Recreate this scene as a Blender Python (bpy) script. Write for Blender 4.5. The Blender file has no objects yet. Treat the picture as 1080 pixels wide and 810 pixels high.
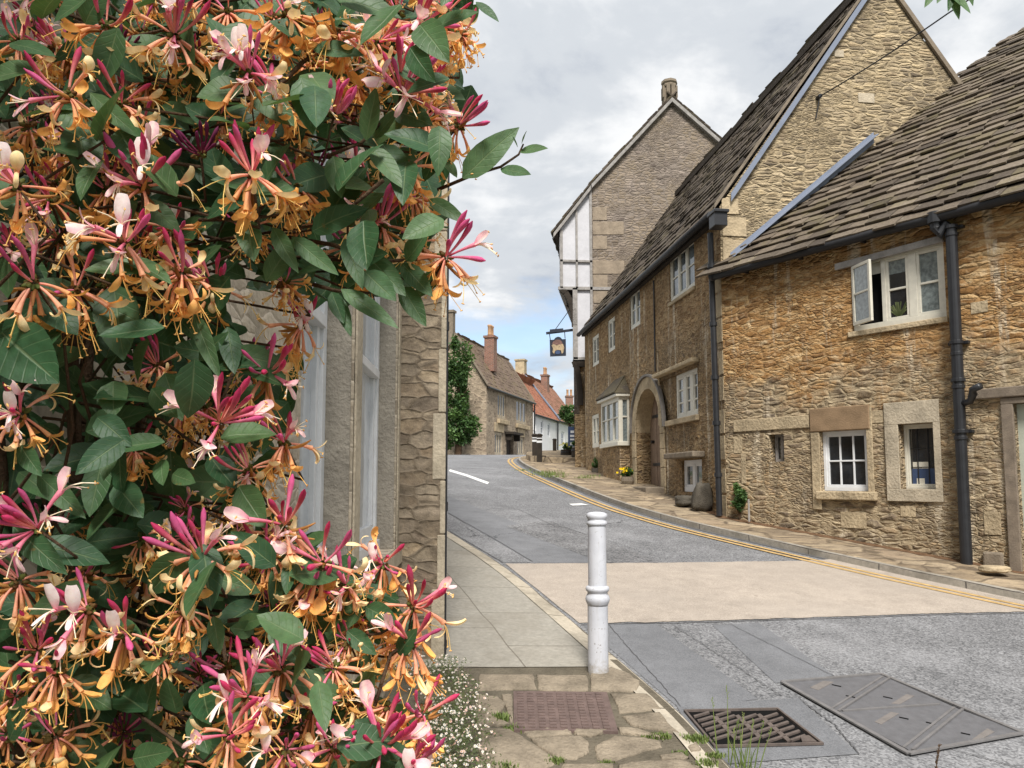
SKY_STRENGTH = .10; SUN_STRENGTH = 2.8; EXPOSURE = 1.08
CLOUD_DARK, CLOUD_MID, CLOUD_LIGHT = (2.4, 2.62, 3.0), (3.3, 3.48, 3.7), (4.7, 4.75, 4.8)
import bpy, math, random
from mathutils import Vector, Matrix, noise
V = Vector
R = math.radians
scene = bpy.context.scene
COL = scene.collection
EYE = V((0, 0, 1.21)); PITCH = R(5.0); FPX = 800.0; PPX, PPY = 540.0, 435.0
CF = V((0, math.cos(PITCH), math.sin(PITCH))); CU = V((0, -math.sin(PITCH), math.cos(PITCH))); CR = V((1, 0, 0))

def ray(u, v):
    return CR * ((u - PPX) / FPX) + CU * ((PPY - v) / FPX) + CF

def at(u, v, d):                      # point at forward distance d
    r = ray(u, v)
    return EYE + r * (d / r.y)

# ------------------------------------------------------------------ terrain
HP = [(-40, -0.9), (-8, -0.75), (0, 0.0), (8, .848), (14, 1.484), (21.1, 1.987), (28, 2.43), (33, 2.75), (38, 2.95), (45, 3.05), (60, 3.1), (4000, 3.1)]
def hy(y):
    n = len(HP)
    if y <= HP[0][0]: return HP[0][1]
    for i in range(n - 1):
        x0, y0 = HP[i]; x1, y1 = HP[i + 1]
        if y <= x1:
            def sl(k):
                if k <= 0 or k >= n - 1: return 0.0
                return (HP[k + 1][1] - HP[k - 1][1]) / (HP[k + 1][0] - HP[k - 1][0])
            h = x1 - x0; t = (y - x0) / h
            if i == n - 2: return y0
            a, b = sl(i) * h, sl(i + 1) * h
            if i in (2, 3): a = .106 * h
            if i in (1, 2, 3) : b = .106 * h
            if i == 4: a = .106 * h
            t2, t3 = t * t, t * t * t
            return (2*t3-3*t2+1)*y0 + (t3-2*t2+t)*a + (-2*t3+3*t2)*y1 + (t3-t2)*b
    return HP[-1][1]
def gz(x, y):
    f = min(1, max(0, (y - 15) / 15)); f = 1 - f * f * (3 - 2 * f)
    return -.487 - .039 * min(7, max(-7, x)) * f + hy(y)
ROAD = -.06
def gp(u, v, off=0.0):                 # pixel -> point on the terrain raised by off
    r = ray(u, v); a, b = 0.3, None
    t = 0.3
    while t < 200:
        p = EYE + r * t
        if p.z <= gz(p.x, p.y) + off: b = t; break
        a = t; t *= 1.02
    if b is None: b = 200
    for _ in range(40):
        m = (a + b) / 2; p = EYE + r * m
        if p.z <= gz(p.x, p.y) + off: b = m
        else: a = m
    return EYE + r * b

# ------------------------------------------------------------------ mesh collecting
class MB:
    def __init__(s): s.v = []; s.f = []; s.m = []; s.c = []; s.uv = None; s.cc = (1, 1, 1, 1); s.mi = 0
    def vert(s, p): s.v.append(tuple(p)); s.c.append(s.cc); return len(s.v) - 1
    def face(s, pts):
        s.f.append([s.vert(p) for p in pts]); s.m.append(s.mi)
    def boxo(s, o, a, b, c):            # corner o and three edge vectors
        o, a, b, c = V(o), V(a), V(b), V(c)
        if a.cross(b).dot(c) < 0: a, b = b, a
        i = [s.vert(o + a * x + b * y + c * z) for z in (0, 1) for y in (0, 1) for x in (0, 1)]
        for q in ((0, 2, 3, 1), (4, 5, 7, 6), (0, 1, 5, 4), (2, 6, 7, 3), (0, 4, 6, 2), (1, 3, 7, 5)):
            s.f.append([i[k] for k in q]); s.m.append(s.mi)
    def box(s, c, a, b, d):             # centre and half vectors
        a, b, d = V(a), V(b), V(d); s.boxo(V(c) - a - b - d, a * 2, b * 2, d * 2)
    def bar(s, p, q, w, h=None, up=(0, 0, 1)):
        p, q = V(p), V(q); d = q - p; h = h or w; up = V(up)
        x = d.cross(up)
        if x.length < 1e-6: x = d.cross(V((1, 0, 0)))
        x.normalize(); y = x.cross(d).normalized()
        s.boxo(p - x * w / 2 - y * h / 2, d, x * w, y * h)
    def tube(s, pts, rad, n=8, cols=None, cap=True):
        pts = [V(p) for p in pts]; m = len(pts)
        if not hasattr(rad, '__len__'): rad = [rad] * m
        t0 = (pts[1] - pts[0]).normalized()
        x = t0.orthogonal().normalized(); rings = []
        for k in range(m):
            t = (pts[min(k + 1, m - 1)] - pts[max(k - 1, 0)])
            if t.length < 1e-9: t = t0
            t.normalize(); x = (x - t * x.dot(t)).normalized(); y = t.cross(x)
            if cols: s.cc = cols[k]
            rings.append([s.vert(pts[k] + (x * math.cos(6.28318 * j / n) + y * math.sin(6.28318 * j / n)) * rad[k]) for j in range(n)])
        for k in range(m - 1):
            for j in range(n):
                s.f.append([rings[k][j], rings[k][(j + 1) % n], rings[k + 1][(j + 1) % n], rings[k + 1][j]]); s.m.append(s.mi)
        if cap:
            s.f.append(rings[0][::-1]); s.m.append(s.mi); s.f.append(rings[-1][:]); s.m.append(s.mi)
    def lathe(s, c, prof, n=20, axis=(0, 0, 1), cap=True):
        c = V(c); s.tube([c + V(axis) * h for r, h in prof], [max(r, 1e-4) for r, h in prof], n, cap=cap)
    def prism(s, poly, ext):            # polygon (list of points) extruded by ext
        ext = V(ext); n = len(poly); a = [s.vert(p) for p in poly]; b = [s.vert(V(p) + ext) for p in poly]
        s.f.append(a); s.m.append(s.mi); s.f.append(b[::-1]); s.m.append(s.mi)
        for k in range(n):
            s.f.append([a[k], b[k], b[(k + 1) % n], a[(k + 1) % n]]); s.m.append(s.mi)
    def grid(s, fn, nu, nv, uvfn=None):
        ids = [[s.vert(fn(i / nu, j / nv)) for i in range(nu + 1)] for j in range(nv + 1)]
        if uvfn is not None:
            if s.uv is None: s.uv = {}
            for j in range(nv + 1):
                for i in range(nu + 1): s.uv[ids[j][i]] = uvfn(i / nu, j / nv)
        for j in range(nv):
            for i in range(nu):
                s.f.append([ids[j][i], ids[j][i + 1], ids[j + 1][i + 1], ids[j + 1][i]]); s.m.append(s.mi)
    def build(s, name, mats, parent=None, smooth=False, recalc=False, bevel=0, ploc=None):
        me = bpy.data.meshes.new(name)
        me.from_pydata(s.v, [], s.f)
        if not isinstance(mats, (list, tuple)): mats = [mats]
        for m in mats: me.materials.append(m)
        if len(mats) > 1: me.polygons.foreach_set('material_index', s.m)
        if smooth: me.polygons.foreach_set('use_smooth', [True] * len(s.f))
        ca = me.color_attributes.new('Col', 'FLOAT_COLOR', 'POINT')
        flat = []
        for c in s.c: flat.extend((c[0], c[1], c[2], 1.0))
        ca.data.foreach_set('color', flat)
        buf = []
        if recalc:
            import bmesh
            bm = bmesh.new(); bm.from_mesh(me); bmesh.ops.recalc_face_normals(bm, faces=bm.faces); bm.to_mesh(me); bm.free()
        uvl = me.uv_layers.new(name='UVMap')
        for p in me.polygons:
            vs = p.vertices
            if s.uv is not None and vs[0] in s.uv:
                for k in vs: buf.extend(s.uv[k])
            else:
                nx, ny, nz = p.normal
                h = math.hypot(nx, ny)
                if h > .25:
                    tx, ty = -ny / h, nx / h
                    bx, by, bz = -nz * nx / h, -nz * ny / h, h       # up along the face
                    for k in vs:
                        x, y, z = s.v[k]; buf.extend((x * tx + y * ty, x * bx + y * by + z * bz))
                else:
                    for k in vs: buf.extend((s.v[k][0], s.v[k][1]))
        uvl.data.foreach_set('uv', buf)
        me.update()
        o = bpy.data.objects.new(name, me); COL.objects.link(o)
        if parent is not None: adopt(o, parent)
        if bevel:
            b = o.modifiers.new('Bevel', 'BEVEL'); b.width = bevel; b.segments = 2; b.limit_method = 'ANGLE'
        return o

WLOC = {}
def adopt(o, parent):                   # world-space mesh under a parent, keeping its place
    o.parent = parent
    o.matrix_parent_inverse = Matrix.Translation(-WLOC.get(parent.name, V((0, 0, 0))))

def thing(name, loc, label, cat, group=None):
    o = bpy.data.objects.new(name, None); COL.objects.link(o); o.location = loc; o.empty_display_size = .1
    WLOC[o.name] = V(loc)
    o['label'] = label; o['category'] = cat
    if group: o['group'] = group
    return o
def tag(o, label, cat, group=None):
    o['label'] = label; o['category'] = cat
    if group: o['group'] = group
    return o
def struct(o): o['kind'] = 'structure'; return o

# ------------------------------------------------------------------ materials
class NT:
    def __init__(s, name):
        s.mat = bpy.data.materials.new(name); s.mat.use_nodes = True
        s.t = s.mat.node_tree; s.b = s.t.nodes['Principled BSDF']
    def n(s, typ, **kw):
        nd = s.t.nodes.new(typ)
        for k, v in kw.items():
            if k in nd.inputs: s.link(v, nd.inputs[k])
            else: setattr(nd, k, v)
        return nd
    def link(s, v, inp):
        if hasattr(v, 'is_output') or hasattr(v, 'links'): s.t.links.new(v, inp)
        else: inp.default_value = v
    def math(s, op, a, b=0.0, c=0.0, clamp=False):
        nd = s.t.nodes.new('ShaderNodeMath'); nd.operation = op; nd.use_clamp = clamp
        for k, x in enumerate((a, b, c)): s.link(x, nd.inputs[k])
        return nd.outputs[0]
    def vmath(s, op, a, b=(0, 0, 0)):
        nd = s.t.nodes.new('ShaderNodeVectorMath'); nd.operation = op
        s.link(a, nd.inputs[0])
        if op == 'SCALE': s.link(b, nd.inputs['Scale'])
        else: s.link(b, nd.inputs[1])
        return nd.outputs[0]
    def mix(s, f, a, b, bt='MIX'):
        nd = s.t.nodes.new('ShaderNodeMix'); nd.data_type = 'RGBA'; nd.blend_type = bt
        s.link(f, nd.inputs[0])
        for k, x in ((6, a), (7, b)):
            if isinstance(x, tuple): x = x if len(x) == 4 else (*x, 1)
            s.link(x, nd.inputs[k])
        return nd.outputs[2]
    def ramp(s, f, stops, interp='LINEAR'):
        nd = s.t.nodes.new('ShaderNodeValToRGB'); cr = nd.color_ramp; cr.interpolation = interp
        while len(cr.elements) < len(stops): cr.elements.new(.5)
        for e, (p, c) in zip(cr.elements, stops):
            e.position = p; c = c if isinstance(c, tuple) else (c, c, c); e.color = (*c[:3], 1)
        s.link(f, nd.inputs[0]); return nd.outputs[0]
    def noise(s, vec, scale, detail=4, rough=.55, out=0):
        nd = s.t.nodes.new('ShaderNodeTexNoise'); s.link(vec, nd.inputs['Vector'])
        nd.inputs['Scale'].default_value = scale; nd.inputs['Detail'].default_value = detail; nd.inputs['Roughness'].default_value = rough
        return nd.outputs[out]
    def vor(s, vec, scale, feature='F1', rnd=1.0, out='Distance'):
        nd = s.t.nodes.new('ShaderNodeTexVoronoi'); nd.feature = feature; s.link(vec, nd.inputs['Vector'])
        nd.inputs['Scale'].default_value = scale; nd.inputs['Randomness'].default_value = rnd
        return nd.outputs[out]
    def uv(s): return s.n('ShaderNodeUVMap', uv_map='UVMap').outputs[0]
    def pos(s): return s.n('ShaderNodeNewGeometry').outputs['Position']
    def attr(s): return s.n('ShaderNodeAttribute', attribute_name='Col').outputs['Color']
    def bump(s, h, strength=.5, dist=.02):
        nd = s.t.nodes.new('ShaderNodeBump'); nd.inputs['Strength'].default_value = strength; nd.inputs['Distance'].default_value = dist
        s.link(h, nd.inputs['Height']); s.link(nd.outputs[0], s.b.inputs['Normal'])
    def done(s, col=None, rough=.8, spec=.3, metal=0):
        if col is not None:
            if isinstance(col, tuple) and len(col) == 3: col = (*col, 1)
            s.link(col, s.b.inputs['Base Color'])
        s.link(rough, s.b.inputs['Roughness']); s.b.inputs['Specular IOR Level'].default_value = spec; s.b.inputs['Metallic'].default_value = metal
        return s.mat

def m_plain(name, col, rough=.6, var=.18, scale=9, spec=.3, bump=.15, bd=.004, metal=0):
    t = NT(name); p = t.pos(); n = t.noise(p, scale, 5); n2 = t.noise(p, scale * 9, 3)
    f = t.math('MULTIPLY_ADD', n, 1.0, t.math('MULTIPLY', n2, .4))
    lo = tuple(c * (1 - var) for c in col); hi = tuple(min(1, c * (1 + var)) for c in col)
    c = t.ramp(f, [(.35, lo), (1.05, hi)])
    if bump: t.bump(n2, bump, bd)
    return t.done(c, rough, spec, metal)

def m_stone(name, cols, mortar, su=3.2, sv=8.5, rnd=.75, wob=.05, edge=.10, bs=.9, bd=.03, stain=None, mort_mix=1.0, wash=None, wash_z=None, fine=1.0, crag=.6, light=(.55,.45,.30), cs=(4.5,12.5), small=True, sat=1.12):
    """rubble masonry: irregular long stones in rough courses, each with its own colour"""
    t = NT(name); uv = t.uv(); p = t.pos()
    w = t.vmath('SCALE', t.vmath('SUBTRACT', t.noise(p, 2.2, 3, .6, 1), (.5, .5, .5)), wob * 2.2)
    w2 = t.vmath('SCALE', t.vmath('SUBTRACT', t.noise(p, 14, 2, .6, 1), (.5, .5, .5)), wob * .45)
    q = t.vmath('MULTIPLY', t.vmath('ADD', t.vmath('ADD', uv, w), w2), (su, sv, 1))
    cell = t.vor(q, 1, 'F1', rnd, 'Color'); de = t.vor(q, 1, 'DISTANCE_TO_EDGE', rnd)
    q2 = t.vmath('MULTIPLY', t.vmath('ADD', uv, w2), (su * 2.3, sv * 2.0, 1))
    de2 = t.vor(q2, 1, 'DISTANCE_TO_EDGE', .9); cell2 = t.vor(q2, 1, 'F1', .9, 'Color')
    # some areas of small stones, some of large ones
    sel = t.ramp(t.noise(p, .9, 2), [(.50, 0.0), (.58, 1.0 if small else 0.0)])
    d = t.mix(sel, de, t.math('MULTIPLY', de2, 1.0)); c = t.mix(sel, cell, cell2)
    sep = t.n('ShaderNodeSeparateColor'); t.link(c, sep.inputs[0]); r1, r2, r3 = sep.outputs[0], sep.outputs[1], sep.outputs[2]
    k = len(cols); col = t.ramp(r1, [(i / (k - 1), cc) for i, cc in enumerate(cols)])
    fn = t.noise(p, 38, 6, .7); fn2 = t.noise(p, 7, 4, .6)
    col = t.mix(1.0, col, t.ramp(r2, [(0, .55), (1, 1.28)]), 'MULTIPLY')
    col = t.mix(fine, col, t.ramp(fn, [(.25, .55), (.5, 1.0), (.78, 1.35)]), 'MULTIPLY')
    if stain is not None:
        f = t.ramp(t.noise(p, .75, 6, .7), [(.40, 0.0), (.57, .9)])
        col = t.mix(f, col, t.mix(.62, col, stain))
        f2 = t.ramp(t.noise(p, 2.6, 6, .75), [(.55, 0.0), (.68, .75)])
        col = t.mix(f2, col, t.mix(.6, col, tuple(x * .6 for x in stain)))
    mm = t.ramp(t.math('ADD', d, t.math('MULTIPLY_ADD', fn2, .12, -.06)), [(edge * .35, mort_mix), (edge, 0.0)])
    mc = t.mix(fn2, tuple(x * .7 for x in mortar), tuple(min(1, x * 1.25) for x in mortar))
    col = t.mix(mm, col, mc)
    if wash is not None:                # old limewash / ochre staining left over the upper part
        z = t.n('ShaderNodeSeparateXYZ'); t.link(p, z.inputs[0])
        a = t.math('ADD', t.math('MULTIPLY', t.math('SUBTRACT', z.outputs[2], wash_z), 1.1), t.math('MULTIPLY', t.math('SUBTRACT', t.noise(p, 1.3, 5, .7), .5), 3.0))
        wf = t.ramp(a, [(0, 0.0), (.5, .85)])
        wc = t.ramp(t.math('ADD', t.math('MULTIPLY', fn, .5), t.math('MULTIPLY', r3, .5)), [(.2, wash[0]), (.5, wash[1]), (.8, wash[2])])
        col = t.mix(t.math('MULTIPLY', wf, .8), col, wc)
        # pale lime runs
        st = t.noise(t.vmath('MULTIPLY', uv, (2.4, .22, 1)), 1.7, 5, .65)
        lf = t.math('MULTIPLY', t.ramp(st, [(.555, 0.0), (.63, .85)]), t.ramp(fn2, [(.35, .2), (.6, 1.0)]))
        col = t.mix(lf, col, (.62, .54, .42))
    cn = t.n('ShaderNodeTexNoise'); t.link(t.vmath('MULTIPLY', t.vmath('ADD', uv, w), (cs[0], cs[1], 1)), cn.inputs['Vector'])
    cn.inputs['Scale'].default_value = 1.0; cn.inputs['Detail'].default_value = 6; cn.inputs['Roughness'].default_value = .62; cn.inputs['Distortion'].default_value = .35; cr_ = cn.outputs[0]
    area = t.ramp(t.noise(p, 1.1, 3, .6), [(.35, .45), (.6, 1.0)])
    col = t.mix(t.math('MULTIPLY', t.ramp(cr_, [(.53, 0.0), (.66, crag)]), area), col, t.mix(.35, light, col))  # crests lightened: pale lime, and lit ridge tops put into the colour
    col = t.mix(crag, col, t.ramp(cr_, [(.30, .30), (.43, .82), (.50, 1.0)]), 'MULTIPLY')  # hollows darkened: dirt, and relief shade painted into the colour
    h = t.math('ADD', t.ramp(d, [(0, 0.0), (edge * 1.1, .7), (edge * 3, 1.0)]), t.math('MULTIPLY', fn, .55))
    h = t.math('ADD', h, t.math('MULTIPLY', r3, .45)); h = t.math('ADD', h, t.math('ADD', t.math('MULTIPLY', fn2, .5), t.math('MULTIPLY', cr_, 1.0)))
    t.bump(h, bs, bd)
    hs_ = t.n('ShaderNodeHueSaturation'); hs_.inputs['Saturation'].default_value = sat; t.link(col, hs_.inputs['Color'])
    return t.done(hs_.outputs[0], .92, .12)

def m_slate(name, cols, moss=(.16, .14, .05), mossf=.35, bd=.01):
    t = NT(name); p = t.pos(); a = t.attr()
    sep = t.n('ShaderNodeSeparateColor'); t.link(a, sep.inputs[0])
    k = len(cols); col = t.ramp(sep.outputs[0], [(i / (k - 1), c) for i, c in enumerate(cols)])
    fn = t.noise(p, 26, 6, .7); bn = t.noise(p, 3.0, 5, .7)
    col = t.mix(1.0, col, t.ramp(fn, [(.25, .5), (.55, 1.0), (.8, 1.4)]), 'MULTIPLY')
    f = t.ramp(t.math('ADD', bn, t.math('MULTIPLY', t.math('SUBTRACT', sep.outputs[1], .5), .25)), [(.52, 0.0), (.66, mossf)])
    col = t.mix(f, col, moss)
    lich = t.ramp(t.noise(p, 17, 4, .6), [(.66, 0.0), (.74, .55)])
    col = t.mix(lich, col, (.42, .40, .33))
    t.bump(t.math('ADD', fn, t.math('MULTIPLY', bn, .5)), .6, bd)
    return t.done(col, .9, .15)

def m_asphalt(name, dark, light, chip=150, big=.25, bs=.35, tint=None, crack=.8):
    t = NT(name); p = t.pos()
    v = t.vor(p, chip, 'F1', 1, 'Color'); sep = t.n('ShaderNodeSeparateColor'); t.link(v, sep.inputs[0])
    n1 = t.noise(p, 45, 4, .7); n2 = t.noise(p, 1.1, 6, .65); n3 = t.noise(p, 6, 4, .6)
    f = t.math('ADD', t.math('MULTIPLY', sep.outputs[0], .55), t.math('MULTIPLY', n1, .45))
    col = t.ramp(f, [(.15, dark), (.5, tuple((a + b) / 2 for a, b in zip(dark, light))), (.92, light)])
    col = t.mix(1.0, col, t.ramp(n2, [(.3, 1 - big), (.7, 1 + big)]), 'MULTIPLY')
    col = t.mix(1.0, col, t.ramp(n3, [(.3, .88), (.7, 1.1)]), 'MULTIPLY')
    blot = t.ramp(t.noise(p, 2.3, 6, .72), [(.58, 0.0), (.72, .45)]); col = t.mix(blot, col, tuple(x * .75 for x in dark))
    pale = t.ramp(t.noise(p, .55, 5, .7), [(.50, 0.0), (.72, .35)]); col = t.mix(pale, col, light)
    wv = t.vmath('ADD', p, t.vmath('SCALE', t.noise(p, 3, 4, .7, 1), .35)); ck = t.vor(wv, .75, 'DISTANCE_TO_EDGE', 1)
    ckm = t.math('MULTIPLY', t.ramp(ck, [(.003, crack), (.008, 0.0)]), t.ramp(t.noise(p, .5, 2), [(.60, 0.0), (.66, 1.0)])); col = t.mix(ckm, col, tuple(x * .45 for x in dark))
    sp_ = t.ramp(t.noise(p, 9, 2, .5), [(.76, 0.0), (.77, .5)]); col = t.mix(sp_, col, (.10, .075, .05))
    if tint:
        col = t.mix(t.ramp(t.noise(p, .8, 4, .7), [(.45, 0.0), (.7, .6)]), col, tint)
    t.bump(t.math('ADD', sep.outputs[1], n1), bs, .006)
    return t.done(col, .85, .25)

def m_flag(name, c1, c2, joint, su, sv, off=.5, bs=.4, gap=.012, dirt=(.10, .09, .07)):
    t = NT(name); uv = t.uv(); p = t.pos()
    w = t.vmath('SCALE', t.vmath('SUBTRACT', t.noise(p, 1.6, 2, .5, 1), (.5, .5, .5)), .05)
    q = t.vmath('ADD', uv, w)
    br = t.n('ShaderNodeTexBrick'); t.link(q, br.inputs['Vector'])
    br.offset = off; br.inputs['Scale'].default_value = 1; br.inputs['Brick Width'].default_value = su; br.inputs['Row Height'].default_value = sv
    br.inputs['Mortar Size'].default_value = gap; br.inputs['Mortar Smooth'].default_value = .2
    br.inputs['Color1'].default_value = (*c1, 1); br.inputs['Color2'].default_value = (*c2, 1); br.inputs['Mortar'].default_value = (*joint, 1)
    n1 = t.noise(p, 26, 6, .7); n2 = t.noise(p, 2.1, 5, .65)
    col = t.mix(1.0, br.outputs[0], t.ramp(n1, [(.25, .74), (.75, 1.22)]), 'MULTIPLY')
    col = t.mix(t.ramp(n2, [(.48, 0.0), (.7, .6)]), col, dirt)
    h = t.math('ADD', t.math('MULTIPLY', br.outputs[1], -.8), t.math('MULTIPLY', n1, .5))
    t.bump(h, bs, .01)
    return t.done(col, .88, .2)

M = {}
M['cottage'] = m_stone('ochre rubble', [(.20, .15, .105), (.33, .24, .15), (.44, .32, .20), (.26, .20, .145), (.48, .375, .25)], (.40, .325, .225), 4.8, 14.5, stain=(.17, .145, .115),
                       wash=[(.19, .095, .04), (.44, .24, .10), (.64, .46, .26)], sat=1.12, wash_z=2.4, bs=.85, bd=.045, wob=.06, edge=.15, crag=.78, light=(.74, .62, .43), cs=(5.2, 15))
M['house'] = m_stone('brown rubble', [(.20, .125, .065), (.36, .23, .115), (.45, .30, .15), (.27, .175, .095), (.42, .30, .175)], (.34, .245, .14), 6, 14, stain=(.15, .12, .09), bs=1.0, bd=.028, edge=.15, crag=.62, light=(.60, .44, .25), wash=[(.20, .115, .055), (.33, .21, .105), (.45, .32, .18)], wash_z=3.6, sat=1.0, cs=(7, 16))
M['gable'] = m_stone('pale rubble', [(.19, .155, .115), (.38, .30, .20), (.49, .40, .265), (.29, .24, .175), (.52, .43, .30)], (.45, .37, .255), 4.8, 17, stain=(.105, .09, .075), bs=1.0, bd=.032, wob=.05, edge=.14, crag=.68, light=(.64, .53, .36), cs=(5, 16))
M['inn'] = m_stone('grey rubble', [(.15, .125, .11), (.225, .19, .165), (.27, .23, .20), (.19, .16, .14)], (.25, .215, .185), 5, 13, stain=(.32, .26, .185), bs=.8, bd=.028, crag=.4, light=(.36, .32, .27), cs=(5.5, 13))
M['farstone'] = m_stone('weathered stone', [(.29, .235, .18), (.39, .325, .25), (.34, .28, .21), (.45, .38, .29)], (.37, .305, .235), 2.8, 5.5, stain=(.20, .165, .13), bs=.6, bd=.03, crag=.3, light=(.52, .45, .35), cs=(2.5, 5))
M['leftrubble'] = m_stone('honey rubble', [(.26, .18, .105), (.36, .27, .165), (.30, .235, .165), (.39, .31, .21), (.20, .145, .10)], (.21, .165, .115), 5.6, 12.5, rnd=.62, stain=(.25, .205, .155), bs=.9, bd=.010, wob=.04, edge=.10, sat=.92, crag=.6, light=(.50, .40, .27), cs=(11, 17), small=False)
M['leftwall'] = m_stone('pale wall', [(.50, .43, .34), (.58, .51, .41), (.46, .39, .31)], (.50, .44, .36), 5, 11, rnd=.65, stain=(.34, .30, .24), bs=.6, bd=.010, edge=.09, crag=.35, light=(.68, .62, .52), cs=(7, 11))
M['render'] = m_plain('roughcast', (.30, .27, .225), .95, .35, 5, .1, 1.0, .012)
M['dress'] = m_plain('dressed stone', (.38, .305, .20), .9, .5, 3, .15, 1.0, .016)
M['dresspale'] = m_plain('pale dressed stone', (.40, .345, .26), .9, .45, 4, .15, .8, .012)
M['dressgrey'] = m_plain('grey dressed stone', (.20, .165, .125), .9, .35, 6, .15, .6, .012)
M['innquoin'] = m_plain('inn quoin stone', (.27, .22, .165), .9, .4, 4, .15, .8, .014)
M['lintel'] = m_plain('brown lintel stone', (.24, .165, .10), .9, .3, 6, .15, .5, .01)
M['darkstone'] = m_plain('dark mossy stone', (.09, .08, .065), .95, .6, 7, .1, .9, .02)
M['slate'] = m_slate('stone slates', [(.065, .053, .043), (.13, .105, .08), (.17, .138, .104), (.095, .078, .061), (.22, .182, .14)], mossf=.25)
M['slatedark'] = m_slate('dark stone slates', [(.055, .045, .038), (.092, .075, .06), (.118, .096, .077), (.076, .063, .051)], mossf=.2)
M['slatefar'] = m_slate('far stone tiles', [(.13, .095, .073), (.19, .14, .105), (.16, .115, .09)])
M['tilered'] = m_slate('red clay tiles', [(.31, .12, .075), (.36, .16, .10), (.25, .10, .07)], mossf=.25)
M['tilebrown'] = m_slate('brown clay tiles', [(.24, .12, .085), (.31, .16, .11), (.19, .10, .07)], mossf=.25)
M['lead'] = m_plain('lead flashing', (.17, .20, .265), .5, .15, 5, .5, .1)
M['cream'] = m_plain('cream paint', (.60, .575, .49), .5, .12, 14, .4, .08)
M['white'] = m_plain('white paint', (.66, .67, .68), .5, .10, 8, .4, .06)
M['bolwhite'] = m_plain('white gloss paint', (.66, .67, .70), .32, .10, 7, .45, .15, .002)
def m_bollard():
    t = NT('chipped white paint'); p = t.pos(); z = t.n('ShaderNodeSeparateXYZ'); t.link(p, z.inputs[0])
    n = t.noise(p, 30, 6, .7); n2 = t.noise(p, 8, 4, .6)
    col = t.ramp(n2, [(.3, (.47, .485, .53)), (.7, (.57, .585, .63))])
    h = t.math('ADD', t.math('MULTIPLY', z.outputs[2], -4.5), t.math('MULTIPLY', n, 1.4))
    col = t.mix(t.ramp(h, [(.30, 0.0), (.75, .75)]), col, (.27, .23, .17))
    col = t.mix(t.ramp(t.noise(p, 55, 4, .75), [(.635, 0.0), (.66, .85)]), col, (.17, .14, .12))
    col = t.mix(t.ramp(t.noise(t.vmath('MULTIPLY', p, (40, 40, 3)), 1, 4, .6), [(.55, 0.0), (.75, .3)]), col, (.34, .31, .27))
    t.bump(n, .25, .003)
    return t.done(col, .42, .4)
M['bolwhite'] = m_bollard()
M['panel'] = m_plain('limewashed panel', (.52, .52, .545), .9, .16, 2.5, .2, .3, .01)
M['whitewash'] = m_plain('whitewash', (.68, .675, .67), .9, .1, 2.5, .2, .2, .01)
M['timber'] = m_plain('grey weathered timber', (.27, .255, .24), .85, .4, 9, .2, .5, .008)
M['darktimber'] = m_plain('dark timber', (.035, .028, .022), .8, .4, 7, .2, .3)
M['black'] = m_plain('black painted iron', (.018, .019, .022), .4, .3, 12, .45, .2, .003)
M['blacksoft'] = m_plain('black gutter', (.022, .022, .024), .55, .3, 6, .3, .2, .003)
M['brick'] = m_flag('red brick', (.27, .115, .075), (.19, .085, .06), (.30, .26, .22), .22, .075, gap=.01)
M['pot'] = m_plain('clay chimney pot', (.42, .25, .14), .85, .25, 5)
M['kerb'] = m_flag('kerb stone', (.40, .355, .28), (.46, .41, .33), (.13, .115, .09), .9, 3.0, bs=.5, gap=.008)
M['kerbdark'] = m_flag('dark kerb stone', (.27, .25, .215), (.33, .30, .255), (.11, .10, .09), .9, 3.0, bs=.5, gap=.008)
M['flags'] = m_flag('sandstone flags', (.285, .27, .235), (.325, .30, .255), (.16, .145, .12), .80, .52, bs=.28, gap=.006, dirt=(.20, .18, .145))
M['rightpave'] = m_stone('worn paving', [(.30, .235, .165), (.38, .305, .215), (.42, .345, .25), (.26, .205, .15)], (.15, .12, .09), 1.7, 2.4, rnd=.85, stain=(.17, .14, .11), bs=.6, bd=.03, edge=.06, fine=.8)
M['soil'] = m_plain('damp grit', (.115, .10, .075), .97, .45, 6, .1, .9, .015)
M['forestone'] = m_plain('worn limestone', (.215, .18, .135), .92, .6, 6, .15, .9, .014)
M['asphalt'] = m_asphalt('asphalt', (.050, .051, .055), (.30, .302, .31), 85, .16)
M['asphaltsmooth'] = m_asphalt('smooth asphalt', (.105, .108, .116), (.20, .205, .216), 210, .12, .2)
M['asphaltworn'] = m_asphalt('worn asphalt', (.045, .045, .048), (.27, .27, .275), 60, .3, .8)
M['seam'] = m_plain('bitumen seam', (.085, .085, .088), .8, .4, 8, .3, .4)
M['beige'] = m_asphalt('buff surfacing', (.25, .215, .18), (.46, .40, .34), 170, .06, .25, tint=(.335, .295, .255), crack=0)
M['yellow'] = m_plain('yellow road paint', (.42, .285, .125), .85, .4, 12, .2, .4, .004)
M['roadwhite'] = m_plain('white road paint', (.66, .66, .64), .8, .2, 14, .2, .3, .004)
M['rust'] = m_plain('rusty cast iron', (.125, .088, .078), .75, .35, 18, .3, .5, .004)
M['rustbar'] = m_plain('worn iron bars', (.10, .08, .07), .6, .4, 18, .4, .4, .003)
M['hollow_shade'] = m_plain('painted hollow dark', (.006, .006, .006), .9, .2, 5, .1, 0)  # near-black colour stands in for the dark inside hollows
M['iron'] = m_plain('grey cast iron', (.115, .115, .122), .55, .22, 20, .4, .5, .003)
M['ironlight'] = m_plain('worn iron edge', (.155, .15, .15), .5, .25, 20, .4, .4, .003)
M['hoodgrey'] = m_plain('grey hood stone', (.19, .175, .16), .85, .3, 8, .2, .4, .008)
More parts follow.
